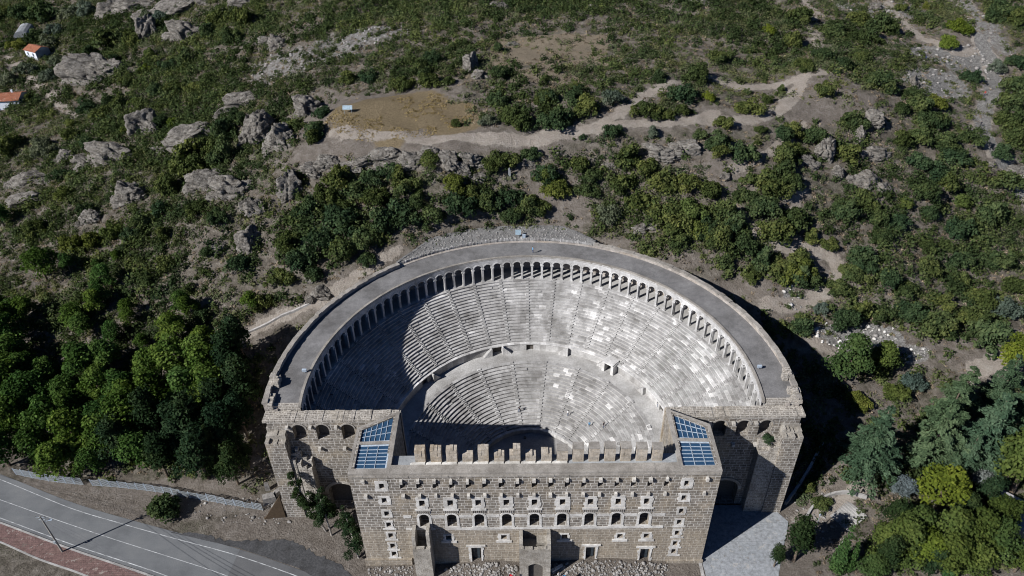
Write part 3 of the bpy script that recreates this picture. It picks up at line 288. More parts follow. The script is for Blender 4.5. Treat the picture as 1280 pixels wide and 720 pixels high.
DENS=['0000000000000000000000000000000000000000000000000000000000000000000000000000000000000000000006666666666666666666666666666666666666666666666666666666666666666666',
'0000000000000000000000000000000000000000000000000000000000000000000000000000000000000000000006666666666666666666666666666666666666666666666666666666666666666666',
'0000000000000000000000000000000000000000000000000000000000000000000000000000000000000000000007788776666666666666666666666666666666666666666666666666666666666666',
'0000000000000000000000000000000000000000000000000000000000000000000000000000000000000000000004688887666666666666666666666666666666666666666666666666666666666666',
'0000000000000000000000000000000000000000000000000000000000000000000000000000000000000000000000178888633566666666666666666666666666666666666666666666666666666666',
'0000000000000000000000000000000000000000000000000000000000000000000000000000000000000000000000005888644566666666666666666666666666666666666666666666666666666666',
'0000000000000000000000000000000000111111111111111111110000000000000000000000000000000000000003100688855776666666666666666666666666666666666666666666666666666666',
'1111111111111111111111111111111111111111111111111111000000000000011000000000000000000000000006631488888887666666666666666666666666666666666666666666666666666666',
'1111111111111111111111111111111166666666666666666666666666666666666000000000000000000000000006677488888888766666666666666666666666666666666666666666666666666666',
'6666666666666666666666666666666666666666666666666667777777776666666000000000000000000000000006667368888888766666666666666666666666666666666666666666666666666666',
'6666666666666666666666666666666666666666666666667778888888878877766000000000000000000000000006665223888888766666666666666666666666666666666666666666666666666666',
'6666666666666666666666666666666666666666666666777888888888889999887000000000000000000000000066664122688887766666666666666666666666666666666666666666666666666666',
'6666666666666666666666666666666666666666666667788888888888999999987600000000000000000000000066663024777700266666666666666666666666666666666666666666666666666666',
'6666666666666666666666666666666666666666666677888888888888999999887600000000000000000000000066660033233200006666666666666666666666666666666666666666666666666666',
'6666666666666666666666666666666666666666666778888888888888999228876660000000000000000000000666610000212122002666666666666666666666666666666666666666666666666666',
'6666666666666666666666666666666666666666666778888888888888888200045660000000000000000000000667773100245445622666666666666666666666666666666666666666666666666666',
'6666666666666666666666666666666666666666667778888888888887788888000006000000000000000000006540101899999999998766666666666666666666666666666666666666666666666666',
'6666666666666666666666666666666666666666667778888888888778899987777000700000000000000000063222411089999999999876666666666666666666666666666666666666666666666666',
'6666666666666666666666666666666666666666666778888888877789999877779990110000000000000000223789999109999999997786666666666666666666666666666666666666666666666666',
'6666666666666666666666666666666666666666666678888888767899999877789999200700000000000067568889101009999999976688666666666666666666666666666666666666666666666666',
'6666666666666666666666666666666666666666666788888888889999999999999999992876000000002235999991001029999999997798766666666666666666666666666666666666666666666666',
'6666666666666666666666666666666666666666666788888889999999999988899999999999766732238889999992992999986799999999876666666666666666666666666666666666666666666666',
'6666666666666666666666666666666666666666667788888999999999998888999999999999999722227559999999921999996799999999876666666666666666666666666666666666666666666666',
'6666666666666666666666666666666666666666667888889999999999988788999999999999995422238559998534921299999977899999877666666666666666666666666666666666666666666666',
'6666666666666666666666666666666666666666667889999999999999876788899998777778895544479999988310688288999877799998877666666666666666666666666666666666666666666666',
'6666666666666666666666666666666666666666678999999999999998766777720011110000012247888885333230226777888888888888877666666666666666666666666666666666666666666666',
'6666666666666666666666666666666666666666789999999997777777666665300000000000000000026666433566200666788999988887722666666666666666666666666666666666666666666666',
'6666666666666666666666666666666666666667889998889999776777777766410000000000012000000000002666660266789999999987200666666666666666666666666666666666666666666666',
'6666666666666666666666666666666666666667889877778998887777777776420000000000257888770000000000014026789998999999000666666666666666666666666666666666666666666666',
'6666666666666666666666666666666666666677888999998888888888887776421000000000147888888200666200000312238987799992002766666666666666666666666666666666666666666666',
'6666666666666666666666666666666666666667788888888888888888888776210000000000257888888820266666511000003877799991019976666666666666666666666666666666666666666666',
'6666666666666666666666666666666666666667766777888889999999888874110000000001368888888762026666664111124236899991129987666666666666666666666666666666666666666666',
'6666666666666666666666666666666666666665444557889999999999988873210000000011378876556666200666624211212126899941119988766666666666666666666666666666666666666666',
'6666666666666666666666666666666666666665445557999999999999988773211111111111257533333466662222000000122366677733229987766666666666666666666666666666666666666666',
'6666666666666666666666666666666666666666767789999999999999988775222454444544447543333566666700276622226666666523802877666666666666666666666666666666666666666666',
'6666666666666666666666666666666666666667788999999999999999988777434677777764445454456666666777666666667766665201420156666666666666666666666666666666666666666666',
'6666666666666666666666666666666666666778889999999999999999888777767777777775432111123466667776666666666777762100262126666666666666666666666666666666666666666666',
'6666666666666666666666666666666666667788999999999999999999887777777777777777621000111246777776666666666677772111261005666666666666666666666666666666666666666666',
'6666666666666666666666666666666666677889999999999999999998877777777777777777821001111147777776666666666677775212465001666666666666666666666666666666666666666666',
'6666666666666666666666666666666667778899999999999999999998754456788777777778851011111147887776666666666677786543222001666666666666666666666666666666666666666666',
'6666666666666666666666666666666677888999999999999999999988432234556677777888963111111257777777766666662277864321120000666666666666666666666666666666666666666666',
'6666666666666666666666666666666778889999999999999999999886322223444457888899996421113577777777777776772277854421100000377766666666666666666666666666666666666666',
'6666666666666666666666666666667778899999929999999999998865322234432223699999999865556777777777777777777078854444101000267777766666666666666666666666666666666666',
'6666666666666666666666666666667788999999929999999999988865433344422223479999999988888777777777777777772277864444012100258777777666666666666666666666666666666666',
'6666666666666666666666666666677888999992299999999999888775443444422233579999999988888777777777777777777227775445286411158887777776666666666666666666666666666666',
'6666666666666666666666666666777889999922299999999998887777655555554445799999999988888777777777777777777227778772288881048888777777766666666666666666666666666666',
'6666666666666666666666666666778889999929999999999988877777778888899999999999999998888877777777777777777727778882288881118888877777777666666666666666666666666666',
'6666666666666666666666666667778889992999999999999888877777778999999999999999999999888888777777777777777727775444168881148888887777777776666666666666666666666666',
'6666666666666666666666666667788889992299999999998888777777888999999999999999999999988888877777777777777722643441145785118888888777777777666666666666666666666666',
'6666666666666666666666666677788889999999999999888888777778889999999999999999999999998888888877777777777727654441145786118888887777777777776666666666666666666666',
'6666666666666666666666666677788889229999999998888888887888999999999999999999999999999988888888887777777822876541168887428888877777777777777666666666666666666666',
'6666666666666666666666666677788888999999998888888888888889999999999999999999999999999999888888888888888888888882288888122887777777777777777666666666666666666666',
'6666666666666666666666666677788822888888888888889998888999999999999999999999999998888888888888888888888888888888888888722777777777777777777666666666666666666666',
'6666666666666666666666666677778888888888888888899999999999999999999999999988888888888888888888888888888888888888887777777777777777777777777666666666666666666666',
'6666666666666666666666666677772288888888888889999999999999999999999988888888888888888888888888888888888888777777777777777777777777777777766666666666666666666666',
'6666666666666666666666666677727778888888888899999999999999999999888888888888888888888777777777777777777777777777777777777777777777666666666666666666666666666666',
'6666666666666666666666666667227655788888888999999999999999999888888888888888887777777777777777777777777777777777777776666666666666666666666666666666666666666666',
'6666666666666666666666666662776444588888899999999999999999888888888888877777777777777777777777777777777777766666666666666666666666666666666666666666666666666666',
'6666666666666666666666666672775444478888999999999999999888888888888777777777777777777766666666666666666666666666666666666666666666666666666666666666666666666666',
'6666666666666666666666667777775444578889999999999999888888888887777777777777777666666666666666666666666666666666666666666666666666666666666666666666666666666666',
'6666666666666666666666777777787544688899999999999988888888877777777777776666666666666666666666666666666666666666666666666666666666666666666666666666666666666666',
'6666666666666666666777777778888766888999999999988888888887777777776666666666666666666666666666666666666666666666666666666666666666666666666666666666666666666666',
'6666666666666666677777777888888888889999999998888888887777777766666666666666666666666666666666666666666666666666666666666666666666666666666666666666666666666666',
'6666666666666667777777778888888888889999998888888888777777766666666666666666666666666666666666666666666666666666666666666666666666666666666666666666666666666666',
'6666666666666777777777888888888888888888888888888877777766666666666666666666666666666666666666666666666666666666666666666666666666666666666666666666666666666666',
'6666666666677777777788888888888888888888888888887777776666666666666666666666666666666666666666666666666666666666666666666666666666666666666666666666666666666666',
'6666666667777777777888888888888888888888888888777777666666666666666666666666666666666666666666666666666666666666666666666666666666666666666666666666666666666666',
'6666666777777777778888888888888888888888888777777766666666666666666666666666666666666666666666666666666666666666666666666666666666666666666666666666666666666666',
'6666677777777777788888888888888888888888877777776666666666666666666666666666666666666666666666666666666666666666666666666666666666666666666666666666666666666666',
'6666777777777777888888888888888888888887777777666666666666666666666666666666666666666666666666666666666666666666666666666666666666666666666666666666666666666666',
'6677777777777778888888888888888888888777777766666666666666666666666666666666666666666666666666666666666666666666666666666666666666666666666666666666666666666666',
'6777777777777778888888888888888888777777776666666666666666666666666666666666666666666666666666666666666666666666666666666666666666666666666666666666666666666666',
'7777777777777778888888888888888777777777666666666666666666666666666666666666666666666666666666666666666666666666666666666666666666666666666666666666666666666666',
'7777777777777777888888888887777777777766666666666666666666666666666666666666666666666666666666666666666666666666666666666666666666666666666666666666666666666666',
'7777777777777777777777777777777777776666666666666666666666666666666666666666666666666666666666666666666666666666666666666666666666666666666666666666666666666666',
'7777777777777777777777777777777777666666666666666666666666666666666666666666666666666666666666666666666666666666666666666666666666666666666666666666666666666666',
'7777777777777777777777777777777666666666666666666666666666666666666666666666666666666666666666666666666666666666666666666666666666666666666666666666666666666666',
'7777777777777777777777777777766666666666666666666666666666666666666666666666666666666666666666666666666666666666666666666666666666666666666666666666666666666666',
'7777777777777777777777777766666666666666666666666666666666666666666666666666666666666666666666666666666666666666666666666666666666666666666666666666666666666666',
'7777777777777777777777666666666666666666666666666666666666666666666666666666666666666666666666666666666666666666666666666666666666666666666666666666666666666666',
'6667777777777777776666666666666666666666666666666666666666666666666666666666666666666666666666666666666666666666666666666666666666666666666666666666666666666666',
'6666666666666666666666666666666666666666666666666666666666666666666666666666666666666666666666666666666666666666666666666666666666666666666666666666666666666666',
'6666666666666666666666666666666666666666666666666666666666666666666666666666666666666666666666666666666666666666666666666666666666666666666666666666666666666666',
'6666666666666666666666666666666666666666666666666666666666666666666666666666666666666666666666666666666666666666666666666666666666666666666666666666666666666666',
'6666666666666666666666666666666666666666666666666666666666666666666666666666666666666666666666666666666666666666666666666666666666666666666666666666666666666666',
'6666666666666666666666666666666666666666666666666666666666666666666666666666666666666666666666666666666666666666666666666666666666666666666666666666666666666666',
'6666666666666666666666666666666666666666666666666666666666666666666666666666666666666666666666666666666666666666666666666666666666666666666666666666666666666666',
'6666666666666666666666666666666666666666666666666666666666666666666666666666666666666666666666666666666666666666666666666666666666666666666666666666666666666666',
'6666666666666666666666666666666666666666666666666666666666666666666666666666666666666666666666666666666666666666666666666666666666666666666666666666666666666666',
'6666666666666666666666666666666666666666666666666666666666666666666666666666666666666666666666666666666666666666666666666666666666666666666666666666666666666666',
'6666666666666666666666666666666666666666666666666666666666666666666666666666666666666666666666666666666666666666666666666666666666666666666666666666666666666666',
'6666666666666666666666666666666666666666666666666666666666666666666666666666666666666666666666666666666666666666666666666666666666666666666666666666666666666666',
'6666666666666666666666666666666666666666666666666666666666666666666666666666666666666666666666666666666666666666666666666666666666666666666666666666666666666666',
'6666666666666666666666666666666666666666666666666666666666666666666666666666666666666666666666666666666666666666666666666666666666666666666666666666666666666666',
'6666666666666666666666666666666666666666666666666666666666666666666666666666666666666666666666666666666666666666666666666666666666666666666666666666666666666666',
'6666666666666666666666666666666666666666666666666666666666666666666666666666666666666666666666666666666666666666666666666666666666666666666666666666666666666666',
'6666666666666666666666666666666666666666666666666666666666666666666666666666666666666666666666666666666666666666666666666666666666666666666666666666666666666666',
'6666666666666666666666666666666666666666666666666666666666666666666666666666666666666666666666666666666666666666666666666666666666666666666666666666666666666666',
'6666666666666666666666666666666666666666666666666666666666666666666666666666666666666666666666666666666666666666666666666666666666666666666666666666666666666666',
'6666666666666666666666666666666666666666666666666666666666666666666666666666666666666666666666666666666666666666666666666666666666666666666666666666666666666666',
'6666666666666666666666666666666666666666666666666666666666666666666666666666666666666666666666666666666666666666666666666666666666666666666666666666666666666666',
'6666666666666666666666666666666666666666666666666666666666666666666666666666666666666666666666666666666666666666666666666666666666666666666666666666666666666666',
'6666666666666666666666666666666666666666666666666666666666666666666666666666666666666666666666666666666666666666666666666666666666666666666666666666666666666666',
'6666666666666666666666666666666666666666666666666666666666666666666666666666666666666666666666666666666666666666666666666666666666666666666666666666666666666666']
CAM,PITCH,YAW,ROLL=(-2.2367,-81.7822,126.0333),0.644781,-0.011663,-0.018851

# ------------------------------------------------------------------ terrain
CP = np.array(CTL)
def _fit():
    n = len(CP); P = CP[:, :2] / 100
    d = np.hypot(P[:, None, 0] - P[None, :, 0], P[:, None, 1] - P[None, :, 1])
    K = np.where(d > 0, d * d * np.log(d + 1e-12), 0) + np.eye(n) * .012
    A = np.zeros((n + 3, n + 3)); A[:n, :n] = K; A[:n, n] = 1; A[:n, n + 1:] = P; A[n, :n] = 1; A[n + 1:, :n] = P.T
    return np.linalg.solve(A, np.concatenate([CP[:, 2], [0, 0, 0]]))
TW = _fit()
def tps(x, y):
    x = x / 100; y = y / 100; P = CP[:, :2] / 100
    out = TW[-3] + TW[-2] * x + TW[-1] * y
    for i in range(len(P)):
        d2 = (x - P[i, 0]) ** 2 + (y - P[i, 1]) ** 2
        out = out + TW[i] * .5 * d2 * np.log(d2 + 1e-12)
    return np.clip(out, -4, 56)
def vnoise(x, y, cell, seed):
    r = np.random.default_rng(seed).random((256, 256)); u = x / cell; v = y / cell
    i = np.floor(u).astype(int); j = np.floor(v).astype(int); a = u - i; b = v - j
    a = a * a * (3 - 2 * a); b = b * b * (3 - 2 * b)
    g = lambda p, q: r[p % 256, q % 256]
    return (g(i, j) * (1 - a) + g(i + 1, j) * a) * (1 - b) + (g(i, j + 1) * (1 - a) + g(i + 1, j + 1) * a) * b - .5
def sstep(v, a, b):
    t = np.clip((v - a) / (b - a), 0, 1); return t * t * (3 - 2 * t)
ROAD_T = [(-190, 50), (-150, 34), (-112.3, 20.9), (-92.9, 12.9), (-71.7, 6.5), (-57.3, 2.5), (-44.2, -2.2), (-20, -12), (40, -42)]
ROAD_C = [(-186, 44), (-147, 28.5), (-109.4, 15.6), (-94.6, 10.3), (-81.7, 5.9), (-58.0, -1.7), (-47.5, -6.2), (-24, -16.5), (36, -47)]
ROAD_B = [(-183, 39), (-144, 23.5), (-106.8, 10.8), (-97.5, 7.4), (-89.5, 4.5), (-69.0, -2.1), (-50.8, -9.8), (-28, -20.5), (32, -52)]
SW_B = [(-181, 34), (-141, 18), (-104, 5.8), (-94, 1.5), (-85.5, -1.0), (-72, -6.5), (-54, -14), (-31, -25), (29, -57)]
def seg_dist(x, y, pl):
    d = np.full(np.shape(x), 1e9)
    for (ax, ay), (bx, by) in zip(pl[:-1], pl[1:]):
        dx, dy = bx - ax, by - ay; t = np.clip(((x - ax) * dx + (y - ay) * dy) / (dx * dx + dy * dy), 0, 1)
        d = np.minimum(d, np.hypot(x - ax - t * dx, y - ay - t * dy))
    return d
GX0, GX1, GY0, GY1, GS = -430., 430., -110., 560., 1.7
gx = np.arange(GX0, GX1 + GS, GS); gy = np.arange(GY0, GY1 + GS, GS)
XX, YY = np.meshgrid(gx, gy)
H = tps(XX, YY)
rr = np.hypot(XX - CX, YY - CY)
rough = (vnoise(XX, YY, 21, 1) * 3.2 + vnoise(XX, YY, 8, 2) * 1.7 + vnoise(XX, YY, 3.2, 3) * .5)
rdist = seg_dist(XX, YY, ROAD_C)
flatw = 1 - sstep(rdist, 9, 17)                                              # road corridor
ff = (1 - sstep(np.abs(XX), 52, 64)) * (1 - sstep(YY, 12, 22))              # forecourt of the theatre
flatm = np.maximum(flatw, ff)
calm = np.maximum(flatm, 1 - sstep(rr, 50, 62))
H = H + rough * (1 - calm) * np.clip((H - .5) / 8, .12, 1)
H = H * (1 - flatm) + (-.06) * flatm
heap = lambda x, y, rx, ry, h: h * np.clip(1 - np.hypot((XX - x) / rx, (YY - y) / ry), 0, 1)
H += heap(13, -.5, 13, 6, 1.6) + heap(-8.5, -.5, 8, 5, 1.3) + heap(-26, -1, 8, 3, .5)
H = np.where((rr < 48.2) & (YY > 14), np.minimum(H, -1.5), H)
def hz(x, y):
    u = (x - GX0) / GS; v = (y - GY0) / GS; i = int(np.clip(u, 0, len(gx) - 2)); j = int(np.clip(v, 0, len(gy) - 2)); a = u - i; b = v - j
    return float((H[j, i] * (1 - a) + H[j, i + 1] * a) * (1 - b) + (H[j + 1, i] * (1 - a) + H[j + 1, i + 1] * a) * b)
def hzv(x, y):
    u = (x - GX0) / GS; v = (y - GY0) / GS; i = np.clip(u, 0, len(gx) - 2).astype(int); j = np.clip(v, 0, len(gy) - 2).astype(int); a = u - i; b = v - j
    return (H[j, i] * (1 - a) + H[j, i + 1] * a) * (1 - b) + (H[j + 1, i] * (1 - a) + H[j + 1, i + 1] * a) * b
lay = {k: np.zeros_like(H) for k in ('bare', 'rub', 'dry', 'gold', 'path')}
edge_n = vnoise(XX, YY, 9, 8) * .9 + vnoise(XX, YY, 4, 9) * .5
for k, x, y, rx, ry, w in BLOBS:
    e = ((XX - x) / rx) ** 2 + ((YY - y) / ry) ** 2
    lay[k] = np.maximum(lay[k], np.clip(1.6 - e + edge_n * (1.5 if k in ('gold', 'dry') else 1.1), 0, 1) * w)
for w, pl in PATHS:
    d = seg_dist(XX, YY, pl)
    lay['path'] = np.maximum(lay['path'], 1 - sstep(d + edge_n * 1.2, w * .35, w * .5 + 1.2))
    lay['bare'] = np.maximum(lay['bare'], .75 * (1 - sstep(d + edge_n * 2, w * .5, w * .5 + 4)))
lay['bare'] = np.maximum(lay['bare'], ff * .9)
ny, nx = H.shape
idx = np.arange(nx * ny).reshape(ny, nx)
F = np.stack([idx[:-1, :-1], idx[:-1, 1:], idx[1:, 1:], idx[1:, :-1]], -1).reshape(-1, 4)
tag(np_mesh('ground', np.stack([XX, YY, H], -1).reshape(-1, 3), F, M['ground'], {k: v.ravel() for k, v in lay.items()}, True), kind='structure')
# outer plain to the horizon
o = MB(); S = 6000
for q in ([(-S, -S), (S, -S), (S, GY0), (-S, GY0)], [(-S, GY1), (S, GY1), (S, S), (-S, S)], [(-S, GY0), (GX0, GY0), (GX0, GY1), (-S, GY1)], [(GX1, GY0), (S, GY0), (S, GY1), (GX1, GY1)]):
    o.poly([(x, y, -4.2) for x, y in q])
tag(o.build('plain', M['ground']), kind='structure')
def resample(pl, n):
    P = np.array(pl, float); s = np.concatenate([[0], np.cumsum(np.hypot(*np.diff(P, axis=0).T))]); t = np.linspace(0, s[-1], n)
    # Catmull-Rom through a dense linear resample, smoothed
    q = np.stack([np.interp(t, s, P[:, 0]), np.interp(t, s, P[:, 1])], 1)
    for _ in range(6): q[1:-1] = q[1:-1] * .5 + (q[:-2] + q[2:]) * .25
    return q
def strip(name, a, b, z, mat, n=120, i0=0, i1=None, parent=None):
    A, B = resample(a, n), resample(b, n); o = MB(); i1 = i1 or n - 1
    for i in range(i0, i1): o.poly([(*B[i], z), (*B[i + 1], z), (*A[i + 1], z), (*A[i], z)])
    return o.build(name, mat, parent)
n = 120
A, B = resample(ROAD_T, n), resample(ROAD_B, n)
ipatch = int(np.argmin(np.abs((A[:, 0] + B[:, 0]) / 2 + 57.8)))
off = lambda P, Q, d: P + (Q - P) / np.hypot(*(Q - P).T)[:, None] * d
tag(strip('road', off(A, B, -1.3), off(B, A, -.5), .0, M['asphalt'], n, 0, ipatch), kind='structure')
tag(strip('new_road_surface', off(A, B, -1.3), off(B, A, -.5), .001, M['newasphalt'], n, ipatch), kind='structure')
def marking(P, Q, d, w):
    a = off(P, Q, d); b = off(P, Q, d + w); o = MB()
    for i in range(n - 1): o.poly([(*b[i], .006), (*b[i + 1], .006), (*a[i + 1], .006), (*a[i], .006)])
    tag(o.build('road_marking', M['paint']), kind='structure')
marking(A, B, 0, .16); marking(B, A, .2, .18)
C_ = resample(ROAD_C, n); marking(C_, B, 0, .13)
# layby of fresh asphalt in front of the left wing
def sheet(name, pl, z, mat):
    o = MB(); o.poly([(x, y, z) for x, y in pl]); return tag(o.build(name, mat), kind='structure')
lb = np.array([(-71.0, 7.3), (-66, 7.3), (-60, 5.4), (-53.7, 5.3), (-48.7, 5.5), (-45, 4.4), (-42.4, 2.5), (-37.2, .4), (-32.6, -3), (-28, -8)])
lt = np.linspace(0, 9, 90); lx = np.interp(lt, np.arange(10), lb[:, 0]) + rng.normal(0, .16, 90); ly = np.interp(lt, np.arange(10), lb[:, 1]) + rng.normal(0, .22, 90)
sheet('gravel_verge', list(zip(lx, ly)) + [(-38, -4.3), (-44.2, -.7), (-57.0, 3.75)], .004, M['darkgravel'])
o = MB()
K = off(B, A, -1.0)
for i in range(n - 1):
    o.hexa([(*K[i], -.1), (*K[i + 1], -.1), (*off(B, A, -.55)[i + 1], -.1), (*off(B, A, -.55)[i], -.1), (*K[i], .13), (*K[i + 1], .13), (*off(B, A, -.55)[i + 1], .13), (*off(B, A, -.55)[i], .13)])
tag(o.build('kerb', M['kerb']), kind='structure')
tag(strip('pavement', K, resample(SW_B, n), .118, M['redpave'], n), kind='structure')
o = MB(); S2 = resample(SW_B, n); K2 = off(S2, K, -.3)
for i in range(n - 1):
    o.hexa([(*K2[i], -.2), (*K2[i + 1], -.2), (*S2[i + 1], -.2), (*S2[i], -.2), (*K2[i], .15), (*K2[i + 1], .15), (*S2[i + 1], .15), (*S2[i], .15)])
tag(o.build('pavement_edging', M['kerb']), kind='structure')
sheet('concrete_apron', [(31.4, -.2), (31.4, 12.5), (45.0, 12.5), (48.4, 10.9), (50.0, 8.5), (49, 6), (46.9, 1.8), (44.8, -3.2), (45.5, -12), (31.9, -12)], .03, M['slabs'])
o = MB(); o.box(30.7, 31.3, -14, -.35, -.2, .05); tag(o.build('kerb', M['kerb']), kind='structure')
# footpaths: thin draped strips of trodden earth
for w, pl in PATHS:
    P = resample(pl, max(6, len(pl) * 4)); T = np.gradient(P, axis=0); T /= np.hypot(*T.T)[:, None]; Nn = np.stack([-T[:, 1], T[:, 0]], 1)
    V = []; pa = []; m = len(P); jl = rng.normal(0, .14, (m, 2)) * w * .3
    for i in range(m):
        for k, s in enumerate((-.5, -.25, 0, .25, .5)):
            q = P[i] + Nn[i] * (w * s + (jl[i, 0] if s < 0 else jl[i, 1]) * abs(s) * 2)
            V.append((q[0], q[1], hz(*q) + .05 - .09 * (abs(s) == .5))); pa.append(.55 if abs(s) == .5 else 1)
    Fq = np.array([(i * 5 + k, i * 5 + k + 1, i * 5 + k + 6, i * 5 + k + 5) for i in range(m - 1) for k in range(4)])[:, ::-1]
    tag(np_mesh('footpath', np.array(V), Fq, M['ground'], {'path': [q * (.35 if w > 5.5 else 1) for q in pa], 'bare': [1.] * len(pa), 'rub': [q * (.8 if w > 5.5 else 0) for q in pa]}, True), kind='structure')

# ------------------------------------------------------------------ theatre: the seating bowl
bowl = tag(empty('theatre_seating', (CX, CY, 0)), 'semicircular stone seating bowl with two tiers and a roofed arcade round its rim', 'seating bowl')
def PB(mb, name, mat, parent=bowl, **k):
    o = mb.build(name, mat, parent, **k); o.matrix_parent_inverse = Matrix.Translation(-parent.location) if parent.parent is None else Matrix.Identity(4)
    return o
def amax(r, y0): return math.acos(max(-.42, min(1, (y0 - CY) / r)))
def tier(r0, r1, z0, z1, rows, y0, name, blockw):
    o = MB(); base = MB(); tread = (r1 - r0) / rows; rise = (z1 - z0) / rows
    for i in range(rows):
        r = r0 + i * tread; zt = z0 + (i + 1) * rise; am = amax(r, y0); L = 2 * am * r; nb = max(6, int(L / blockw)); cuts = [-am + 2 * am * (k + rnd.uniform(-.25, .25) * (0 < k < nb)) / nb for k in range(nb + 1)]
        for a0, a1 in zip(cuts[:-1], cuts[1:]):
            am_ = (a0 + a1) / 2
            # weathered stones with paler restored runs that keep to a row, thicker on the right side of the bowl
            q = .45 * mnoise.noise(Vector((am_ * 4.5, i * .35, r0))) + .95 * mnoise.noise(Vector((am_ * 15, i * 5.1, 7 + r0)))
            tone = max(.05, (.42 if r0 > 20 else .36) + .17 * (rnd.random() - .5) + .12 * q - .12 * (q < -.3))
            thr = .54 - (.26 if am_ > .25 else 0) - (.06 if abs(am_ - .05) < .1 and i > rows - 8 and r0 > 20 else 0) + (.2 if r0 < 20 else 0)
            if q > thr and rnd.random() < .85: tone = .7 + .3 * rnd.random()
            o.ct = tone
            dz = rnd.gauss(0, .014); dr = rnd.gauss(0, .018)
            if rnd.random() < .012: dz -= .16
            n_ = max(1, int((a1 - a0) * r / .9))
            for k in range(n_):
                b0 = a0 + (a1 - a0) * k / n_; b1 = a0 + (a1 - a0) * (k + 1) / n_
                s0, c0, s1, c1 = math.sin(b0), math.cos(b0), math.sin(b1), math.cos(b1); ra = r + dr; rb = r + tread + .12
                pt = lambda R, s, c, z: (CX + R * s, CY + R * c, z)
                o.poly([pt(ra, s0, c0, zt + dz), pt(ra, s1, c1, zt + dz), pt(rb, s1, c1, zt + dz), pt(rb, s0, c0, zt + dz)][::-1])
                zn = zt + dz - .12
                o.poly([pt(ra, s0, c0, zt + dz), pt(ra, s1, c1, zt + dz), pt(ra, s1, c1, zn), pt(ra, s0, c0, zn)])
                o.poly([pt(ra, s0, c0, zn), pt(ra, s1, c1, zn), pt(ra + .09, s1, c1, zn), pt(ra + .09, s0, c0, zn)])
                o.poly([pt(ra + .09, s0, c0, zn), pt(ra + .09, s1, c1, zn), pt(ra + .09, s1, c1, zt - rise - .25), pt(ra + .09, s0, c0, zt - rise - .25)])
    return PB(o, name, M['seat'])
UR0, UR1, UZ0, UZ1, UN = 29.6, 42.4, 11.15, 20.0, 21
LR0, LR1, LZ0, LZ1, LN = 11.4, 25.4, 1.1, 9.0, 20
tier(UR0, UR1, UZ0, UZ1, UN, 15.55, 'upper_tier', 1.5)
tier(LR0, LR1, LZ0, LZ1, LN, 14.9, 'lower_tier', 1.4)
def stairs(r0, r1, z0, z1, rows, angs):
    tread = (r1 - r0) / rows; rise = (z1 - z0) / rows
    for a in angs:
        o = MB()
        for i in range(rows):
            r = r0 + i * tread; z = z0 + (i + 1) * rise; h = .36 / r
            o.ct = .3 + .4 * rnd.random()
            o.polar(r + tread * .5, r + tread + .05, a - h, a + h, z - .05, z + rise * .5 + rnd.gauss(0, .015))
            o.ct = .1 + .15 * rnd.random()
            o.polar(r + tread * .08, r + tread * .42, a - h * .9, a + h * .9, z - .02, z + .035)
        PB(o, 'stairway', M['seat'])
stairs(UR0, UR1, UZ0, UZ1, UN, [R_(8.75 * k) for k in range(-10, 11)])
stairs(LR0, LR1, LZ0, LZ1, LN, [R_(17.5 * (k + .5)) for k in range(-5, 5)])
def arc(o, r0, r1, z0, z1, a0, a1, step=.035, jz=0.0, jr=0.0):
    k = max(1, int((a1 - a0) / step))
    for i in range(k):
        o.ct = .35 + .3 * rnd.random()
        o.polar(r0 + rnd.gauss(0, jr) if jr else r0, r1, a0 + (a1 - a0) * i / k, a0 + (a1 - a0) * (i + 1) / k, z0, z1 + (rnd.gauss(0, jz) if jz else 0))
am = amax(27, 14.9)
o = MB(); arc(o, LR1 - .05, UR0 + .1, 8.2, 8.98, -am, am); PB(o, 'diazoma_walkway', M['walk'])
# podium wall between the walkway and the upper tier, with its doors
doors = [(R_(-14.2), .035), (R_(.8), .028), (R_(39.6), .03), (R_(-52), .028), (R_(72), .028), (R_(-80), .028)]
o = MB(); cop = MB(); am = amax(29.6, 15.5); a = -am
while a < am:
    b = min(am, a + .05)
    for d, w in doors:
        if a < d - w < b: b = d - w
        if d - w - 1e-6 <= a < d + w - 1e-6: b = d + w
    isdoor = any(abs((a + b) / 2 - d) < w for d, w in doors)
    if not isdoor:
        o.ct = .3 + .35 * rnd.random(); o.polar(29.15, 29.75, a, b, 8.9, 11.02)
        cop.ct = .6 + .4 * rnd.random(); cop.polar(28.95, 29.85, a, b, 11.0, 11.2 + rnd.gauss(0, .02))
    else:
        cop.ct = .7; cop.polar(28.95, 29.85, a, b, 10.95, 11.2)
        if o.v: PB(o, 'podium_wall', M['seat']); o = MB()
    a = b
PB(o, 'podium_wall', M['seat']) if o.v else None; PB(cop, 'podium_coping', M['seat'])
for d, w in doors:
    o = MB(); o.polar(29.8, 32.0, d - w * 1.2, d + w * 1.2, 8.9, 10.9); PB(o, 'podium_doorway_shade', M['dark'])  # dark block painted as the shade within each doorway
def small_steps(a0, a1, n_):                # curved flights that climb from the walkway to the upper tier
    o = MB()
    for i in range(n_):
        o.ct = .5 + .3 * rnd.random(); o.polar(28.3, 29.2, a0 + (a1 - a0) * i / n_, a0 + (a1 - a0) * (i + 1) / n_ + .002, 8.9, 9.0 + 2.1 * (i + 1) / n_) if a1 > a0 else o.polar(28.3, 29.2, a0 + (a1 - a0) * (i + 1) / n_ - .002, a0 + (a1 - a0) * i / n_, 8.9, 9.0 + 2.1 * (i + 1) / n_)
    PB(o, 'podium_steps', M['seat'])
small_steps(R_(-8), R_(-12), 8); small_steps(R_(-21), R_(-17), 8); small_steps(R_(14), R_(18.5), 8); small_steps(R_(33), R_(36.5), 8); small_steps(R_(56), R_(60), 8); small_steps(R_(-44), R_(-48), 8)
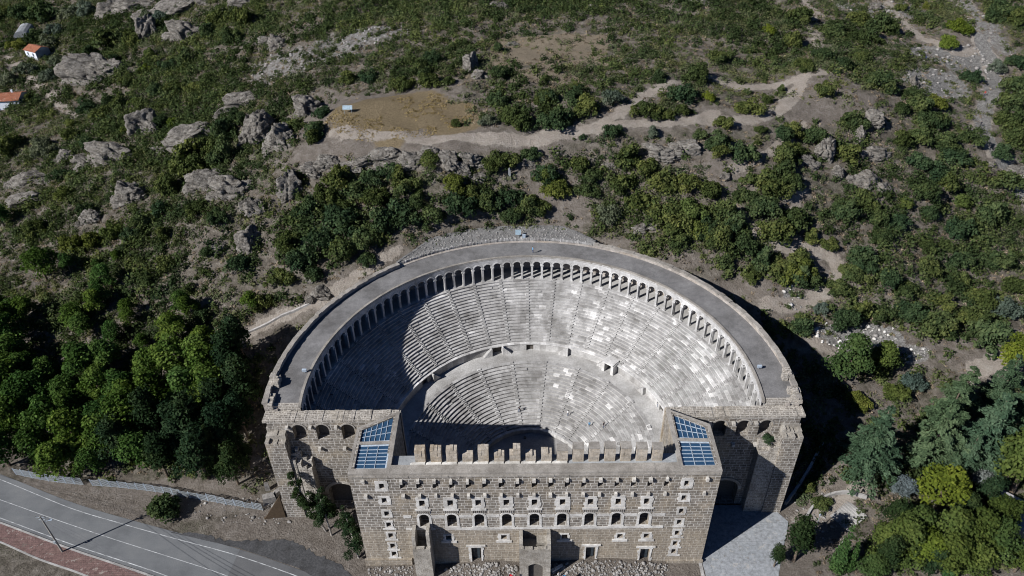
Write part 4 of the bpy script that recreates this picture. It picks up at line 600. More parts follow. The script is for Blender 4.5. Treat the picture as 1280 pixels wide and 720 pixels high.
for d, w in doors[2:3]:
    o = MB(); o.ct = .9
    for s in (-1, 1): o.polar(27.6, 29.9, d + s * w * 1.4 - .012, d + s * w * 1.4 + .012, 8.95, 11.5)
    o.polar(27.6, 30.6, d - w * 1.6, d + w * 1.6, 11.5, 11.75); PB(o, 'door_hood', M['seat'])
# orchestra and the stage floor in front of the stage building
o = MB(); pts = [(CX + 11.5 * math.sin(t), CY + 11.5 * math.cos(t)) for t in np.linspace(-2.0, 2.0, 50)]
o.prism(pts + [(11.2, 4.6), (-11.2, 4.6)], -.5, .72); o.box(-24.2, -11.25, 4.6, 14.8, -.5, .7); o.box(11.25, 24.2, 4.6, 14.8, -.5, .7); PB(o, 'orchestra_floor', M['floor'])
o = MB(); am = amax(11.4, 15.2); arc(o, 11.1, 11.75, .6, 1.75, -am, am, .06, .04, .02); PB(o, 'orchestra_parapet', M['seat'])
o = MB(); o.box(-1.6, -1.1, 29.9, 30.4, .7, 1.0); PB(o, 'drain_cover', M['dark'])
# gallery
am = amax(45, 15.55)
o = MB(); arc(o, UR1 - .02, 47.4, 19.2, 20.02, -am, am); PB(o, 'gallery_floor', M['walk'])
o = MB(); arc(o, 46.9, 47.6, 19.5, 25.75, -am, am); PB(o, 'gallery_back_wall', M['curve'])
am2 = amax(49, 15.5)
o = MB(); k = 150
for i in range(k):
    a0 = -am2 + 2 * am2 * i / k; a1 = -am2 + 2 * am2 * (i + 1) / k; o.polar(43.0, 48.75, a0, a1, 25.75, 26.12)
PB(o, 'gallery_roof', M['roof'])
o = MB(); arc(o, 48.7, 49.35, -2, 26.9, -am2, R_(-37), .03, .05, .0); arc(o, 48.7, 49.35, -2, 26.25, R_(-37), R_(19), .03); arc(o, 48.7, 49.35, -2, 26.9, R_(19), am2, .03, .05); PB(o, 'outer_wall', M['curve'])
o = MB(); arc(o, 48.55, 49.55, 26.85, 27.15, -am2, R_(-37), .022, .07, .06); PB(o, 'parapet_coping', M['coping']); o = MB(); arc(o, 48.55, 49.55, 26.85, 27.15, R_(19), am2, .022, .07, .06); PB(o, 'parapet_coping', M['coping'])
o = MB(); arc(o, 42.55, 43.05, 25.85, 26.36, -amax(43, 15.5), amax(43, 15.5), .03, .012); PB(o, 'roof_kerb', M['coping'])
NA = 61; amg = amax(42.8, 15.9); da = 2 * amg / NA; rw, zt, zs, rin, rout = .93, 26.0, 23.95, 42.55, 43.1
for i in range(NA + 1):
    a = -amg + i * da; o = MB(); o.ct = .4 + .3 * rnd.random(); hw = (.5 * da * 42.8 - rw) / 42.8
    o.polar(rin, rout, a - hw, a + hw, 19.95, 23.6); o.ct = .7; o.polar(rin - .12, rout + .08, a - hw * 1.6, a + hw * 1.6, 23.6, 23.96); o.ct = .55; o.polar(rin - .1, rout + .06, a - hw * 1.5, a + hw * 1.5, 19.96, 20.3)
    if rnd.random() < .45: o.ct = .55; o.polar(rin - .28, rin, a - hw * .7, a + hw * .7, 20.0, 23.7)
    PB(o, 'arcade_pillar', M['seat'])
o = MB(); ring = MB(); NS = 10
for i in range(NA):
    ac = -amg + (i + .5) * da; hd = da / 2
    prof = [(-hd, zs)] + [(-rw / 42.8 * math.cos(math.pi * k / NS), zs + rw * math.sin(math.pi * k / NS)) for k in range(NS + 1)] + [(hd, zs)]
    o.ct = .4 + .25 * rnd.random()
    for (p0, h0), (p1, h1) in zip(prof[:-1], prof[1:]):
        def q(R, p, z): return (CX + R * math.sin(ac + p), CY + R * math.cos(ac + p), z)
        if p1 - p0 < 1e-6: continue
        o.poly([q(rin, p0, h0), q(rin, p1, h1), q(rin, p1, zt), q(rin, p0, zt)])
        o.poly([q(rout, p0, h0), q(rout, p0, zt), q(rout, p1, zt), q(rout, p1, h1)])
        o.poly([q(rin, p1, h1), q(rin, p0, h0), q(rout, p0, h0), q(rout, p1, h1)])
    o.polar(rin, rout, ac - hd, ac + hd, zt, zt + .12)
    for k in range(NS):                       # the voussoirs stand proud of the spandrel
        t0, t1 = math.pi * k / NS, math.pi * (k + 1) / NS
        P = []
        for R in (rin - .07, rin + .02):
            for rad in (rw, rw + .26):
                for t in (t0, t1): P.append((CX + R * math.sin(ac - rad * math.cos(t) / 42.8), CY + R * math.cos(ac - rad * math.cos(t) / 42.8), zs + rad * math.sin(t)))
        ring.ct = .45 + .4 * rnd.random(); ring.hexa([P[0], P[1], P[3], P[2], P[4], P[5], P[7], P[6]])
PB(o, 'arcade_wall', M['seat']); PB(ring, 'arch_ring', M['seat'])
for ang, s in ((-88.2, 1), (88.0, 1), (94.2, .8), (-94.5, .6)):
    o = MB(); a = R_(ang)
    for k in range(9):
        r = 48.3 + rnd.uniform(-.4, 1.0); b = a + rnd.uniform(-.028, .028); o.ct = .25 + .35 * rnd.random()
        o.polar(r - .5, r + .45, b - .012, b + .012, 26.0, 26.4 + s * rnd.uniform(.3, 1.3))
    PB(o, 'ruined_turret', M['wallrough'])
# rubble terrace behind the top of the gallery
o = MB()
TA = [-37, -31, -25, -19, -12.4, -2.4, 9, 14.3, 19]; TR = [49.75, 51.6, 54.4, 54.9, 55.0, 54.3, 54.7, 52.2, 49.9]
wd = lambda a: float(np.interp(math.degrees(a), TA, TR))
ks = 90
for i in range(ks):
    a0 = R_(-37 + 56 * i / ks); a1 = R_(-37 + 56 * (i + 1) / ks)
    P = []
    for a in (a0, a1):
        for R, z in ((49.6, 20), (wd(a), 20), (wd(a), 27.0), (49.6, 26.75)):
            P.append((CX + R * math.sin(a), CY + R * math.cos(a), z))
    o.hexa([P[0], P[4], P[5], P[1], P[3], P[7], P[6], P[2]])
t = tag(empty('rubble_terrace', (-3, 71.5, 26)), 'grey rubble terrace sloping up behind the crest of the gallery roof', 'terrace')
PB(o, 'rubble_fill', M['gravel'], t)
o = MB(); arcs = 70
for i in range(arcs):
    a0 = R_(-37 + 56 * i / arcs); a1 = R_(-37 + 56 * (i + 1) / arcs); w_ = wd(a0); o.ct = rnd.random(); o.polar(w_ - .1, w_ + .45, a0, a1, 20, 27.06 + rnd.uniform(0, .07))
PB(o, 'edge_wall', M['gravel'], t)
o = MB()
for i in range(600):
    a = R_(rnd.uniform(-35, 17)); R = 49.9 + (wd(a) - 50.1) * rnd.random(); z = 26.78 + .2 * (R - 49.6) / 5; s = rnd.uniform(.08, .3) * rnd.uniform(.6, 1); x, y = CX + R * math.sin(a), CY + R * math.cos(a); t0 = rnd.random() * 6
    c, d = s * math.cos(t0), s * math.sin(t0); k = rnd.uniform(.4, .9)
    o.hexa([(x + c, y + d, z - .1), (x - d, y + c, z - .1), (x - c, y - d, z - .1), (x + d, y - c, z - .1), (x + c * k, y + d * k, z + s), (x - d * k, y + c * k, z + s * .8), (x - c * k, y - d * k, z + s), (x + d * k, y - c * k, z + s * .7)])
st_ = PB(o, 'loose_stones', M['rub'], t); st_['kind'] = 'stuff'
o = MB()
for i in range(150):
    a = R_(-37 + 57 * i / 150); o.ct = .2 + .3 * rnd.random(); R = 49.5 + rnd.uniform(-.15, .1); o.polar(R, R + rnd.uniform(.4, .75), a, a + R_(.36) * rnd.uniform(.6, 1), 26.2, 26.72 + rnd.uniform(-.05, .14))
PB(o, 'broken_kerb', M['seat'], t)

# ------------------------------------------------------------------ walls with openings
def wall_open(o, u0, u1, v0, v1, ops, P, depth, arched=(), back=True, omat=None):
    """front sheet with real recesses; P(u, v, w) maps to the scene (w = depth into the wall). ops: (uc, vb, w, h, arched)."""
    us = sorted({u0, u1, *[q for c in ops for q in (c[0] - c[2] / 2, c[0] + c[2] / 2)]}); vs = sorted({v0, v1, *[q for c in ops for q in (c[1], c[1] + c[3])]})
    for a, b in zip(us[:-1], us[1:]):
        if b - a < 1e-5: continue
        run = None
        for c, d in zip(vs[:-1], vs[1:]):
            if d - c < 1e-5: continue
            m, k = (a + b) / 2, (c + d) / 2
            hole = any(abs(m - q[0]) < q[2] / 2 and q[1] < k < q[1] + q[3] for q in ops)
            if not hole: o.poly([P(a, c, 0), P(b, c, 0), P(b, d, 0), P(a, d, 0)])
    for c in ops:
        uc, vb, w, h, ar = c[:5]; dp = c[5] if len(c) > 5 else depth; a, b = uc - w / 2, uc + w / 2
        if ar:
            r = w / 2; N = 10; sp = vb + h - r
            pr = [(a, vb), (a, sp)] + [(uc - r * math.cos(math.pi * k / N), sp + r * math.sin(math.pi * k / N)) for k in range(1, N)] + [(b, sp), (b, vb)]
            cv = pr[1:-1]
            for (x0, z0), (x1, z1) in zip(cv[:-1], cv[1:]):
                o.poly([P(x0, z0, 0), P(x1, z1, 0), P(x1, vb + h, 0), P(x0, vb + h, 0)])
        else: pr = [(a, vb), (a, vb + h), (b, vb + h), (b, vb)]
        for i in range(len(pr)):
            (x0, z0), (x1, z1) = pr[i], pr[(i + 1) % len(pr)]
            o.poly([P(x0, z0, 0), P(x0, z0, dp), P(x1, z1, dp), P(x1, z1, 0)])
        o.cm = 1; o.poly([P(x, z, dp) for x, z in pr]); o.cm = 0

# ------------------------------------------------------------------ stage building
TOP = 26.17; HW = 31.25; TI = 24.27
stage = tag(empty('stage_building', (0, 0, 0)), 'tall masonry stage building with rows of small windows and two glazed corner towers', 'stage building')
SB = lambda mb, name, mat, parent=stage: mb.build(name, mat, parent)
sock = [round(-22.4 + 2.8 * k, 2) for k in range(17)]
nine = [-19.5, -14.6, -9.75, -4.87, 0, 4.87, 9.7, 14.5, 19.4]
ops = [(x, 22.0, .95, 1.45, False, 1.3) for x in sock]
ops += [(x, 17.3, .95, 1.6, False) for x in nine] + [(x, 11.45, 1.7, 3.5, True) for x in nine]
lowsq = [-15.5, -5.5, 5.5, 15.5, 20.3]; ops += [(x, 7.5, 1.0, 1.25, False, 1.2) for x in lowsq]
dr = [(-10.7, 5.0), (10.4, 4.9), (20.45, 4.2)]; ops += [(x, .0, 1.75, h, False, .7) for x, h in dr]
ops += [(0, 5.0 - 5, 1.8, 4.5, True)]
slz = [22.55, 18.7, 15.0, 11.85, 8.65, 5.5, 3.05]
for sx in (-25.95, 25.72): ops += [(sx, z - .4, .82, 1.35, False, 1.1) for z in slz]
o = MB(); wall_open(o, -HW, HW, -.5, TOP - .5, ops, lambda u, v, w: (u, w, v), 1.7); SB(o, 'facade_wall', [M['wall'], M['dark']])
# side, slanted and inner walls of the two towers, and the back wall that looks onto the orchestra
for s in (-1, 1):
    w = MB(); th = .9
    w.prism([(s * HW, .01), (s * HW, 10.2), (s * (HW - th), 10.2), (s * (HW - th), .01)], -.4, TOP - .02)
    w.prism([(s * HW, 10.2), (s * TI, 14.04), (s * (TI + .3), 13.1), (s * (HW - .4), 9.4)], -.4, TOP - .025)
    w.prism([(s * TI, 4.4), (s * TI, 14.04), (s * (TI + th), 13.7), (s * (TI + th), 4.4)], -.4, TOP - .03)
    SB(w, 'tower_wall', M['wall2'])
    c = MB()                                           # stone rims round the roof glass
    c.prism([(s * HW, -.12), (s * TI, -.12), (s * TI, 1.0), (s * HW, 1.0)], TOP - .5, TOP)
    c.prism([(s * (HW + .08), 1.0), (s * (HW - .45), 1.0), (s * (HW - .45), 9.95), (s * (HW + .08), 10.25)], TOP - .5, TOP + .004)
    c.prism([(s * (TI - .08), 1.0), (s * (TI + .65), 1.0), (s * (TI + .65), 13.3), (s * (TI - .08), 14.1)], TOP - .5, TOP + .002)
    c.prism([(s * (HW + .05), 10.25), (s * (TI - .05), 14.15), (s * (TI + .6), 13.3), (s * (HW - .4), 9.8)], TOP - .5, TOP + .006)
    c.prism([(s * (HW - .45), 6.35), (s * (TI + .65), 6.55), (s * (TI + .65), 7.1), (s * (HW - .45), 6.9)], TOP - .5, TOP - .004)
    SB(c, 'tower_rim', M['coping'])
    for nm, q, nu, nv in (('glass_roof', [(HW - .45, 1.0), (TI + .65, 1.0), (TI + .65, 6.52), (HW - .45, 6.32)], 3, 6), ('glass_roof', [(HW - .45, 6.94), (TI + .65, 7.14), (TI + .65, 13.25), (HW - .45, 9.85)], 6, 3)):
        q = [(s * x, y) for x, y in q]; zc = TOP - .42
        g = MB(); f_ = MB()
        lerp = lambda u, v: tuple((q[0][i] * (1 - u) + q[1][i] * u) * (1 - v) + (q[3][i] * (1 - u) + q[2][i] * u) * v for i in (0, 1))
        ci, cj = .05, .06
        U = lambda u: ci + (1 - 2 * ci) * u
        V_ = lambda v: cj + (1 - 2 * cj) * v
        hgt = lambda u, v: zc + .25 * min(1, 4 * min(u, 1 - u, v, 1 - v))
        g.poly([(*lerp(U(0), V_(0)), zc + .1), (*lerp(U(1), V_(0)), zc + .1), (*lerp(U(1), V_(1)), zc + .1), (*lerp(U(0), V_(1)), zc + .1)])
        rim = [(0, 0), (1, 0), (1, 1), (0, 1)]
        for i in range(4):
            a, b = rim[i], rim[(i + 1) % 4]
            f_.poly([(*lerp(*a), zc + .16), (*lerp(*b), zc + .16), (*lerp(U(b[0]), V_(b[1])), zc + .13), (*lerp(U(a[0]), V_(a[1])), zc + .13)])
        hw_ = .05
        def bar(a, b):
            (x0, y0), (x1, y1) = lerp(*a), lerp(*b); L = math.hypot(x1 - x0, y1 - y0); nx_, ny_ = -(y1 - y0) / L * hw_, (x1 - x0) / L * hw_
            f_.prism([(x0 + nx_, y0 + ny_), (x0 - nx_, y0 - ny_), (x1 - nx_, y1 - ny_), (x1 + nx_, y1 + ny_)], zc + .05, zc + .2)
        for i in range(1, nu): bar((U(i / nu), V_(0)), (U(i / nu), V_(1)))
        for j in range(1, nv): bar((U(0), V_(j / nv)), (U(1), V_(j / nv)))
        gr = SB(g, nm, M['glass']); SB(f_, 'glazing_bars', M['metalwhite'], gr)
o = MB()
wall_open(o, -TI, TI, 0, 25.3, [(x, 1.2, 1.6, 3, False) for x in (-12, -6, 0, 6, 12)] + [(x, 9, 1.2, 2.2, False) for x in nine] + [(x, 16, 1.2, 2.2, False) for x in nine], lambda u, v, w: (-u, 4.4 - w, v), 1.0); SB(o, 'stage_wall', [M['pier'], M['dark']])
o = MB(); o.box(-TI - .01, TI + .01, 1.7, 4.39, 24.9, 25.32); SB(o, 'roof_walkway', M['concrete'])
o = MB()
x = -TI
while x < TI:
    w = min(rnd.uniform(1.5, 3.2), TI - x); o.box(x, x + w, -.12, 1.7, TOP - .5, TOP + rnd.uniform(-.03, .02)); x += w
SB(o, 'front_parapet', M['coping'])
o = MB(); x = -HW
while x < HW:
    w = min(rnd.uniform(.7, 1.6), HW - x); o.box(x, x + w - .02, -.24 - rnd.uniform(0, .08), -.01, 25.2, 25.62 + rnd.uniform(-.02, .02)); x += w
SB(o, 'cornice', M['coping'])
tall = [1, 1, 1, 0, 1, 0, 1.05, 0, .7, .85, 1, 1, 1, 1, .95, .9]
for k in range(16):
    x = -19.35 + 2.68 * k; h = 3.1 if tall[k] == 1 else (1.7 if tall[k] == 0 else 3.1 * tall[k]); w = rnd.uniform(.86, .94)
    o = MB(); y0, y1 = 2.75, 4.15
    o.box(x - w, x + w, y0, y1, 25.25, 25.3 + h * .55)
    for j in range(3):
        a = -w + 2 * w * j / 3; b = -w + 2 * w * (j + 1) / 3
        top = 25.3 + h + (rnd.uniform(-.16, .1) if tall[k] != 1 or k < 5 else rnd.uniform(-.08, .05))
        if k == 6 and j < 1: top -= 1.4
        o.box(x + a, x + b - (.01 if j < 2 else 0), y0 + rnd.uniform(-.04, .05), y1 + rnd.uniform(-.05, .05), 25.3 + h * .5, top)
    o.cm = 0; p = SB(o, 'roof_pillar', M['pier'])
    b = MB(); b.ct = .9
    if k < 10: b.hexa([(x - w - .9, 2.3, 25.3), (x + w, 2.3, 25.3), (x + w, 2.74, 25.3), (x - w - .9, 2.74, 25.3), (x - w - .7, 2.4, 25.55), (x + w - .1, 2.4, 25.6), (x + w - .1, 2.74, 25.62), (x - w - .6, 2.74, 25.55)])
    if k < 10: b.build('pillar_base', M['white'], p)
    if k >= 9: c = MB(); c.box(x - w - .02, x + w + .02, 2.7, 4.2, 25.3 + h + .1, 25.3 + h + .32); c.build('pillar_cap', M['coping'], p)
# corbels
for x in sock + [-28.8, 29.1]:
    for z in ((23.75, 19.9)):
        o = MB(); w = rnd.uniform(.22, .3); dp = rnd.uniform(.32, .6)
        o.hexa([(x - w - .1, -dp, z), (x + w - .1, -dp, z), (x + w - .1, .05, z - .15), (x - w - .1, .05, z - .15), (x - w - .1, -dp, z + .7), (x + w - .1, -dp, z + .7), (x + w - .1, .05, z + .8), (x - w - .1, .05, z + .8)])
        SB(o, 'corbel', M['corbel'])
def ring_frame(o, x, z0, w, h, bt, bs, bb, d0=-.07):
    bt, bs, bb = (q * rnd.uniform(.78, 1.15) for q in (bt, bs, bb)); a, b = x - w / 2, x + w / 2
    for e0, e1, sg in ((a - .01, a - bs, -1), (b + .01, b + bs, 1)):        # jamb stones of uneven width
        nj = max(2, int((h + bt + bb) / .55))
        for k in range(nj):
            l, r_ = sorted((e0, e1 + sg * rnd.uniform(-.16, .14) * min(1, bs / .4))); o.box(l, r_, d0 + rnd.uniform(-.015, .02), .04, z0 - bb + (h + bt + bb) * k / nj + .008, z0 - bb + (h + bt + bb) * (k + 1) / nj)
    o.box(a - .01, b + .01, d0, .04, z0 + h + .01, z0 + h + bt); o.box(a - .01, b + .01, d0, .04, z0 - bb, z0 - .01)
for x in nine:
    f_ = MB(); ring_frame(f_, x, 17.3, .95, 1.6, .75, .72, .8, -.1); f_.box(x - 1.5, x + 1.5, -.13, .035, 16.6, 17.9 - .02) if rnd.random() < -1 else None; f_.box(x - 1.35, x + 1.35, -.16, .04, 16.05, 16.48); win = SB(f_, 'window_frame', M['white'])
    d = MB()
    for k in range(7): d.box(x - 1.2 + k * .36, x - 1.2 + k * .36 + .2, -.14, .03, 15.3, 16.0)
    d.build('dentil_course', M['coping'], win)
    a = MB(); N = 10; r0, r1, sp = .86, 1.3, 14.1
    a.box(x - 1.3, x - .86, -.09, .04, 11.45, sp); a.box(x + .86, x + 1.3, -.09, .04, 11.45, sp)
    for k in range(N):
        t0, t1 = math.pi * k / N, math.pi * (k + 1) / N
        P = [(x - r * math.cos(t), y, sp + r * math.sin(t)) for y in (-.09, .04) for r, t in ((r0, t0), (r0, t1), (r1, t1), (r1, t0))]
        a.hexa(P)
    a.box(x - 1.4, x + 1.4, -.14, .04, 11.2, 11.44); SB(a, 'arched_window_frame', M['white'])
xs = [-23.1] + [q for x in nine for q in (x - 1.31, x + 1.31)] + [23]
o = MB()
for a, b in zip(xs[::2], xs[1::2]):
    if a < -6 and rnd.random() < .3: b = a + (b - a) * .6
    o = MB(); o.box(a, b, -.06, .04, 14.0, 14.75); SB(o, 'string_course', M['white'])
o = MB(); x = -23
while x < 23:
    w = rnd.uniform(1, 2.6)
    if not (-18 < x < -16.5): o = MB(); o.box(x, min(23, x + w), -.1, .04, 10.5, 11.1 + rnd.uniform(-.03, .05)); SB(o, 'string_course', M['white'])
    x += w
for x in lowsq:
    f_ = MB(); ring_frame(f_, x, 7.5, 1.0, 1.25, .4, .5, .3); f_.box(x - 1.4, x + 1.4, -.16, .04, 6.6, 7.18); SB(f_, 'window_frame', M['white'])
for x, h in dr:
    f_ = MB(); ring_frame(f_, x, .0, 1.75, h, .5, .5, .3, -.12); f_.box(x - 1.75, x + 1.75, -.25, .04, h + .52, h + .85); fr = SB(f_, 'door_frame', M['white'])
    d = MB(); d.box(x - .6, x + .6, .55, .62, .5, h - .5); d.build('door', M['glassdark'], fr)
for sx in (-25.95, 25.72):
    for k, z in enumerate(slz):
        f_ = MB(); q = [.7, .55, .48, .44, .44, .42, .42][k]; ring_frame(f_, sx, z - .4, .82, 1.35, q * 1.1, q, q * .9, -.08)
        if k > 2: f_.box(sx - 1.15, sx + 1.25, -.12, .04, z - .4 - q * .9 - .38, z - .4 - q * .9 - .01)
        SB(f_, 'slit_window_frame', M['white'])
o = MB(); o.box(-HW - .25, -TI + 1.5, -.45, -.01, -.4, 1.9); SB(o, 'plinth', M['wall']); o = MB(); o.box(TI + .5, HW + .2, -.35, -.01, -.4, .7); SB(o, 'plinth', M['wall'])
# projecting ruined porch in the middle and pier on the left
def ruined_box(o, x0, x1, y0, z_top, wl, wr, wf, th, seed):
    q = random.Random(seed)
    def wall(xa, xb, ya, yb, z, along):
        n_ = 6
        for i in range(n_):
            if along == 'x': a = (xa + (xb - xa) * i / n_, xa + (xb - xa) * (i + 1) / n_, ya, yb)
            else: a = (xa, xb, ya + (yb - ya) * i / n_, ya + (yb - ya) * (i + 1) / n_)
            o.box(*a, -.4, z + q.uniform(-.22, .2))
    wall(x0, x0 + th, y0 + th, -.02, z_top + wl, 'y'); wall(x1 - th, x1, y0 + th, -.02, z_top + wr, 'y')
    wall(x0, x1, y0, y0 + th, z_top + wf, 'x')
o = MB()
th = .65; q = random.Random(3)
fx0, fx1, fy = -2.75, 2.85, -3.6
for xa, xb in ((fx0, fx0 + th), (fx1 - th, fx1)):
    for i in range(6):
        ya = fy + th + (-.02 - fy - th) * i / 6; yb = fy + th + (-.02 - fy - th) * (i + 1) / 6; o.box(xa, xb, ya, yb, -.4, 10.4 + q.uniform(-.15, .25))
wall_open(o, fx0, fx1, -.4, 9.3, [(.05, .2, 2.9, 4.9, True, th)], lambda u, v, w: (u, fy + w, v), th)
for i in range(7): o.box(fx0 + 5.6 * i / 7, fx0 + 5.6 * (i + 1) / 7, fy + .01, fy + th, 6.6 if 1 < i < 6 else -.4, 9.5 + q.uniform(-.2, .25))
o.box(fx0 + th, fx1 - th, fy + th, -.02, 7.2, 7.7); o.box(.4, fx1 - th, -1.6, -.03, 7.7, 8.6)
SB(o, 'entrance_porch', [M['ruin'], M['dark']])
o = MB(); ruined_box(o, -21.7, -18.55, -3.0, 11.2, .6, 1.4, -2.1, .6, 5); o.box(-21.1, -19.15, -2.4, -.02, -.4, 7.4); SB(o, 'pier', M['ruin'])

# ------------------------------------------------------------------ side wings
for s, lab in ((-1, 'left side wing wall of the seating with a ruined corner tower, above two leaning trees'), (1, 'right side wing wall of the seating with three arched openings, half in deep shade')):
    w = tag(empty('wing_wall', (s * 37, 13, 0)), lab, 'wing wall')
    WB = lambda mb, name, mat: PB(mb, name, mat, w)
    x0, x1 = (TI + 2.2, 45.2)
    arches = [34.2, 38.5, 42.6] if s > 0 else [34.0, 38.7, 43.0]
    f0, f1 = (x0, 48.6)
    o = MB(); PM = lambda u, v, d: (u, 13 + d, v)
    opn = [(s * a, 20.0, 2.4, 4.1, True, 1.6) for a in arches] + [(s * 37.6, -.2, 5.6, 7.6, True, 1.9)]
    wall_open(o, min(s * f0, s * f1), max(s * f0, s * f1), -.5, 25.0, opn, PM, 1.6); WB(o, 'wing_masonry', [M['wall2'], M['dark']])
    o = MB(); o.box(min(s * TI, s * 49.2), max(s * TI, s * 49.2), 14.95, 15.5, -1, 24.98); WB(o, 'inner_face', M['pier'])
    o = MB(); x = TI + .3
    while x < 49.3:
        ww = min(rnd.uniform(.5, 1.5), 49.3 - x); a, b = sorted((s * x, s * (x + ww))); o.ct = rnd.random(); o.box(a, b, 12.95 + rnd.uniform(-.07, .05), 15.45 + rnd.uniform(-.06, .1), 24.7, 25.15 + rnd.uniform(-.06, .12)); x += ww
    a, b = sorted((s * 42.8, s * 49.0)); o.box(a, b, 15.62, 16.4, 24.8, 26.3); WB(o, 'wing_coping', M['wallrough'])
    for a in arches:
        o = MB(); N = 10
        for k in range(N):
            t0, t1 = math.pi * k / N, math.pi * (k + 1) / N
            o.hexa([(s * a - r * math.cos(t), y, 22.9 + r * math.sin(t)) for y in (12.9, 13.04) for r, t in ((1.21, t0), (1.21, t1), (1.5, t1), (1.5, t0))])
        WB(o, 'arch_ring', M['coping'])
        for xo, z in ((-2.0, 23.4), (-1.2, 17.6)):
            c = MB(); c.box(s * a + xo - .28, s * a + xo + .28, 12.3, 13.04, z, z + .5); WB(c, 'corbel', M['corbel'])
    o = MB(); N = 12
    for k in range(N):
        t0, t1 = math.pi * k / N, math.pi * (k + 1) / N
        o.hexa([(s * 37.6 - r * math.cos(t), y, 4.6 + r * math.sin(t)) for y in (12.85, 13.04) for r, t in ((2.82, t0), (2.82, t1), (3.5, t1), (3.5, t0))])
    WB(o, 'doorway_arch', M['ruin'])
    # corner tower with a broken, sloping top
    o = MB(); a, b = sorted((s * 45.3, s * 48.95)); o.box(a, b, 10.7, 15.3, -.5, 21.4)
    WB(o, 'corner_tower', M['wall2'])
    o = MB()
    for i in range(5):
        for j in range(4):
            xa = a + (b - a) * i / 5; ya = 10.72 + 4.5 * j / 4
            o.box(xa + .01, xa + (b - a) / 5 - .01, ya, ya + 1.12, 21.2, 21.6 + .75 * j + rnd.uniform(-.2, .45) - .25 * (i % 2))
    WB(o, 'tower_top', M['ruin'])
    o = MB(); q = random.Random(8 + s)
    for i in range(4):                                # spur of broken wall against the tower
        for j in range(2):
            xa = 45.3 - 3.6 * (i + 1) / 4; xb = 45.3 - 3.6 * i / 4; c, d = sorted((s * xa, s * xb)); top = (16.8 - i * .9 if s < 0 else 19.2 - i * .5) + 1.2 * j + q.uniform(-.35, .35)
            o.prism([(c, 11.0 + j + q.uniform(-.05, .15) * (1 - j)), (d, 11.0 + j), (d, 12.0 + j + .02), (c, 12.0 + j + .02)], -.4, top, [top + q.uniform(-.4, .3) for _ in range(4)])
    WB(o, 'ruined_spur', M['wallrough'])
# ------------------------------------------------------------------ vegetation
def leaves(lobes, n, size, g, flatz=.85, low=-.35):
    """leaf clumps spread over and inside a set of lobes (x, y, z, r); returns V, F, tint."""
    L = np.array(lobes, float); w = L[:, 3] ** 2; w /= w.sum()
    k = g.choice(len(L), n, p=w)
    d = g.normal(size=(n, 3)); d /= np.linalg.norm(d, axis=1)[:, None]
    neg = d[:, 2] < low; d[neg, 2] *= -1
    rad = L[k, 3] * (.55 + .52 * g.random(n) ** .6) * np.where(g.random(n) < .12, 1.22, 1)
    p = L[k, :3] + d * rad[:, None] * np.array([1, 1, flatz])
    nrm = d + g.normal(size=(n, 3)) * .65 + np.array([0, 0, .25]); nrm /= np.linalg.norm(nrm, axis=1)[:, None]
    t = np.cross(nrm, g.normal(size=(n, 3))); t /= np.linalg.norm(t, axis=1)[:, None]; b = np.cross(nrm, t)
    s = size * (.55 + .9 * g.random(n))[:, None]; asp = (.55 + .5 * g.random(n))[:, None]
    V = np.stack([p - t * s, p - b * s * asp + nrm * s * .12, p + t * s, p + b * s * asp + nrm * s * .12], 1).reshape(-1, 3)
    F = np.arange(4 * n).reshape(n, 4)
    lt = g.random(len(L)) * .5
    tint = np.repeat(np.clip(.5 * lt[k] / .5 + .5 * g.random(n), 0, 1), 4)
    return V, F, tint
def bush_lobes(g, m, spread=.62):
    sx, sy = g.uniform(.7, 1.15), g.uniform(.7, 1.15)
    out = [(0, 0, .4, g.uniform(.35, .5))]
    for i in range(m):
        a = g.random() * 6.283; q = spread * (.35 + .85 * g.random()); out.append((q * sx * math.cos(a), q * sy * math.sin(a), .12 + .75 * g.random() * (1.15 - q), .14 + .2 * g.random()))
    return out
def bush_mesh(seed, n=2600, m=20):
    g = np.random.default_rng(seed); V, F, t = leaves(bush_lobes(g, m), n, .052, g)
    return np_mesh('bush', V, F, M['d'], {'tint': t}, link=False)
BUSHM = [bush_mesh(100 + i) for i in range(12)]
def setmat(o, m):
    o.material_slots[0].link = 'OBJECT'; o.material_slots[0].material = m
ANCH = [(-47, 112, 'the golden grass field'), (-75, 108, 'the left edge of the rock plateau'), (-2, 110, 'the footpath below the plateau'), (40, 112, 'the fork in the footpath'), (85, 112, 'the bare plateau on the right'),
        (0, 86, 'the top of the gallery roof'), (-45, 80, 'the slope behind the left of the gallery'), (45, 80, 'the slope behind the right of the gallery'), (75, 60, 'the dirt track right of the theatre'),
        (105, 75, 'the right hillside'), (95, 40, 'the white stones right of the theatre'), (120, 110, 'the pale footpath on the right'), (115, 150, 'the rubble clearing at the upper right'), (150, 190, 'the far upper right corner'),
        (-40, 190, 'the grey rubble terraces'), (20, 170, 'the dry grass knoll'), (60, 200, 'the far hilltop'), (-110, 150, 'the upper left hillside'), (-165, 165, 'the big boulder at the upper left'), (-190, 200, 'the white cottages'),
        (-130, 105, 'the left hillside boulders'), (-75, 70, 'the bare bank left of the gallery'), (-110, 60, 'the lower left hillside'), (-90, 30, 'the roadside fence'), (-65, 35, 'the left outer wall of the theatre'),
        (75, 25, 'the shaded side of the theatre'), (90, 20, 'the tall cedars on the right'), (70, 2, 'the concrete apron'), (-150, 110, 'the far left slope')]
def where(x, y): return min(ANCH, key=lambda a: (a[0] - x) ** 2 + (a[1] - y) ** 2)[2]
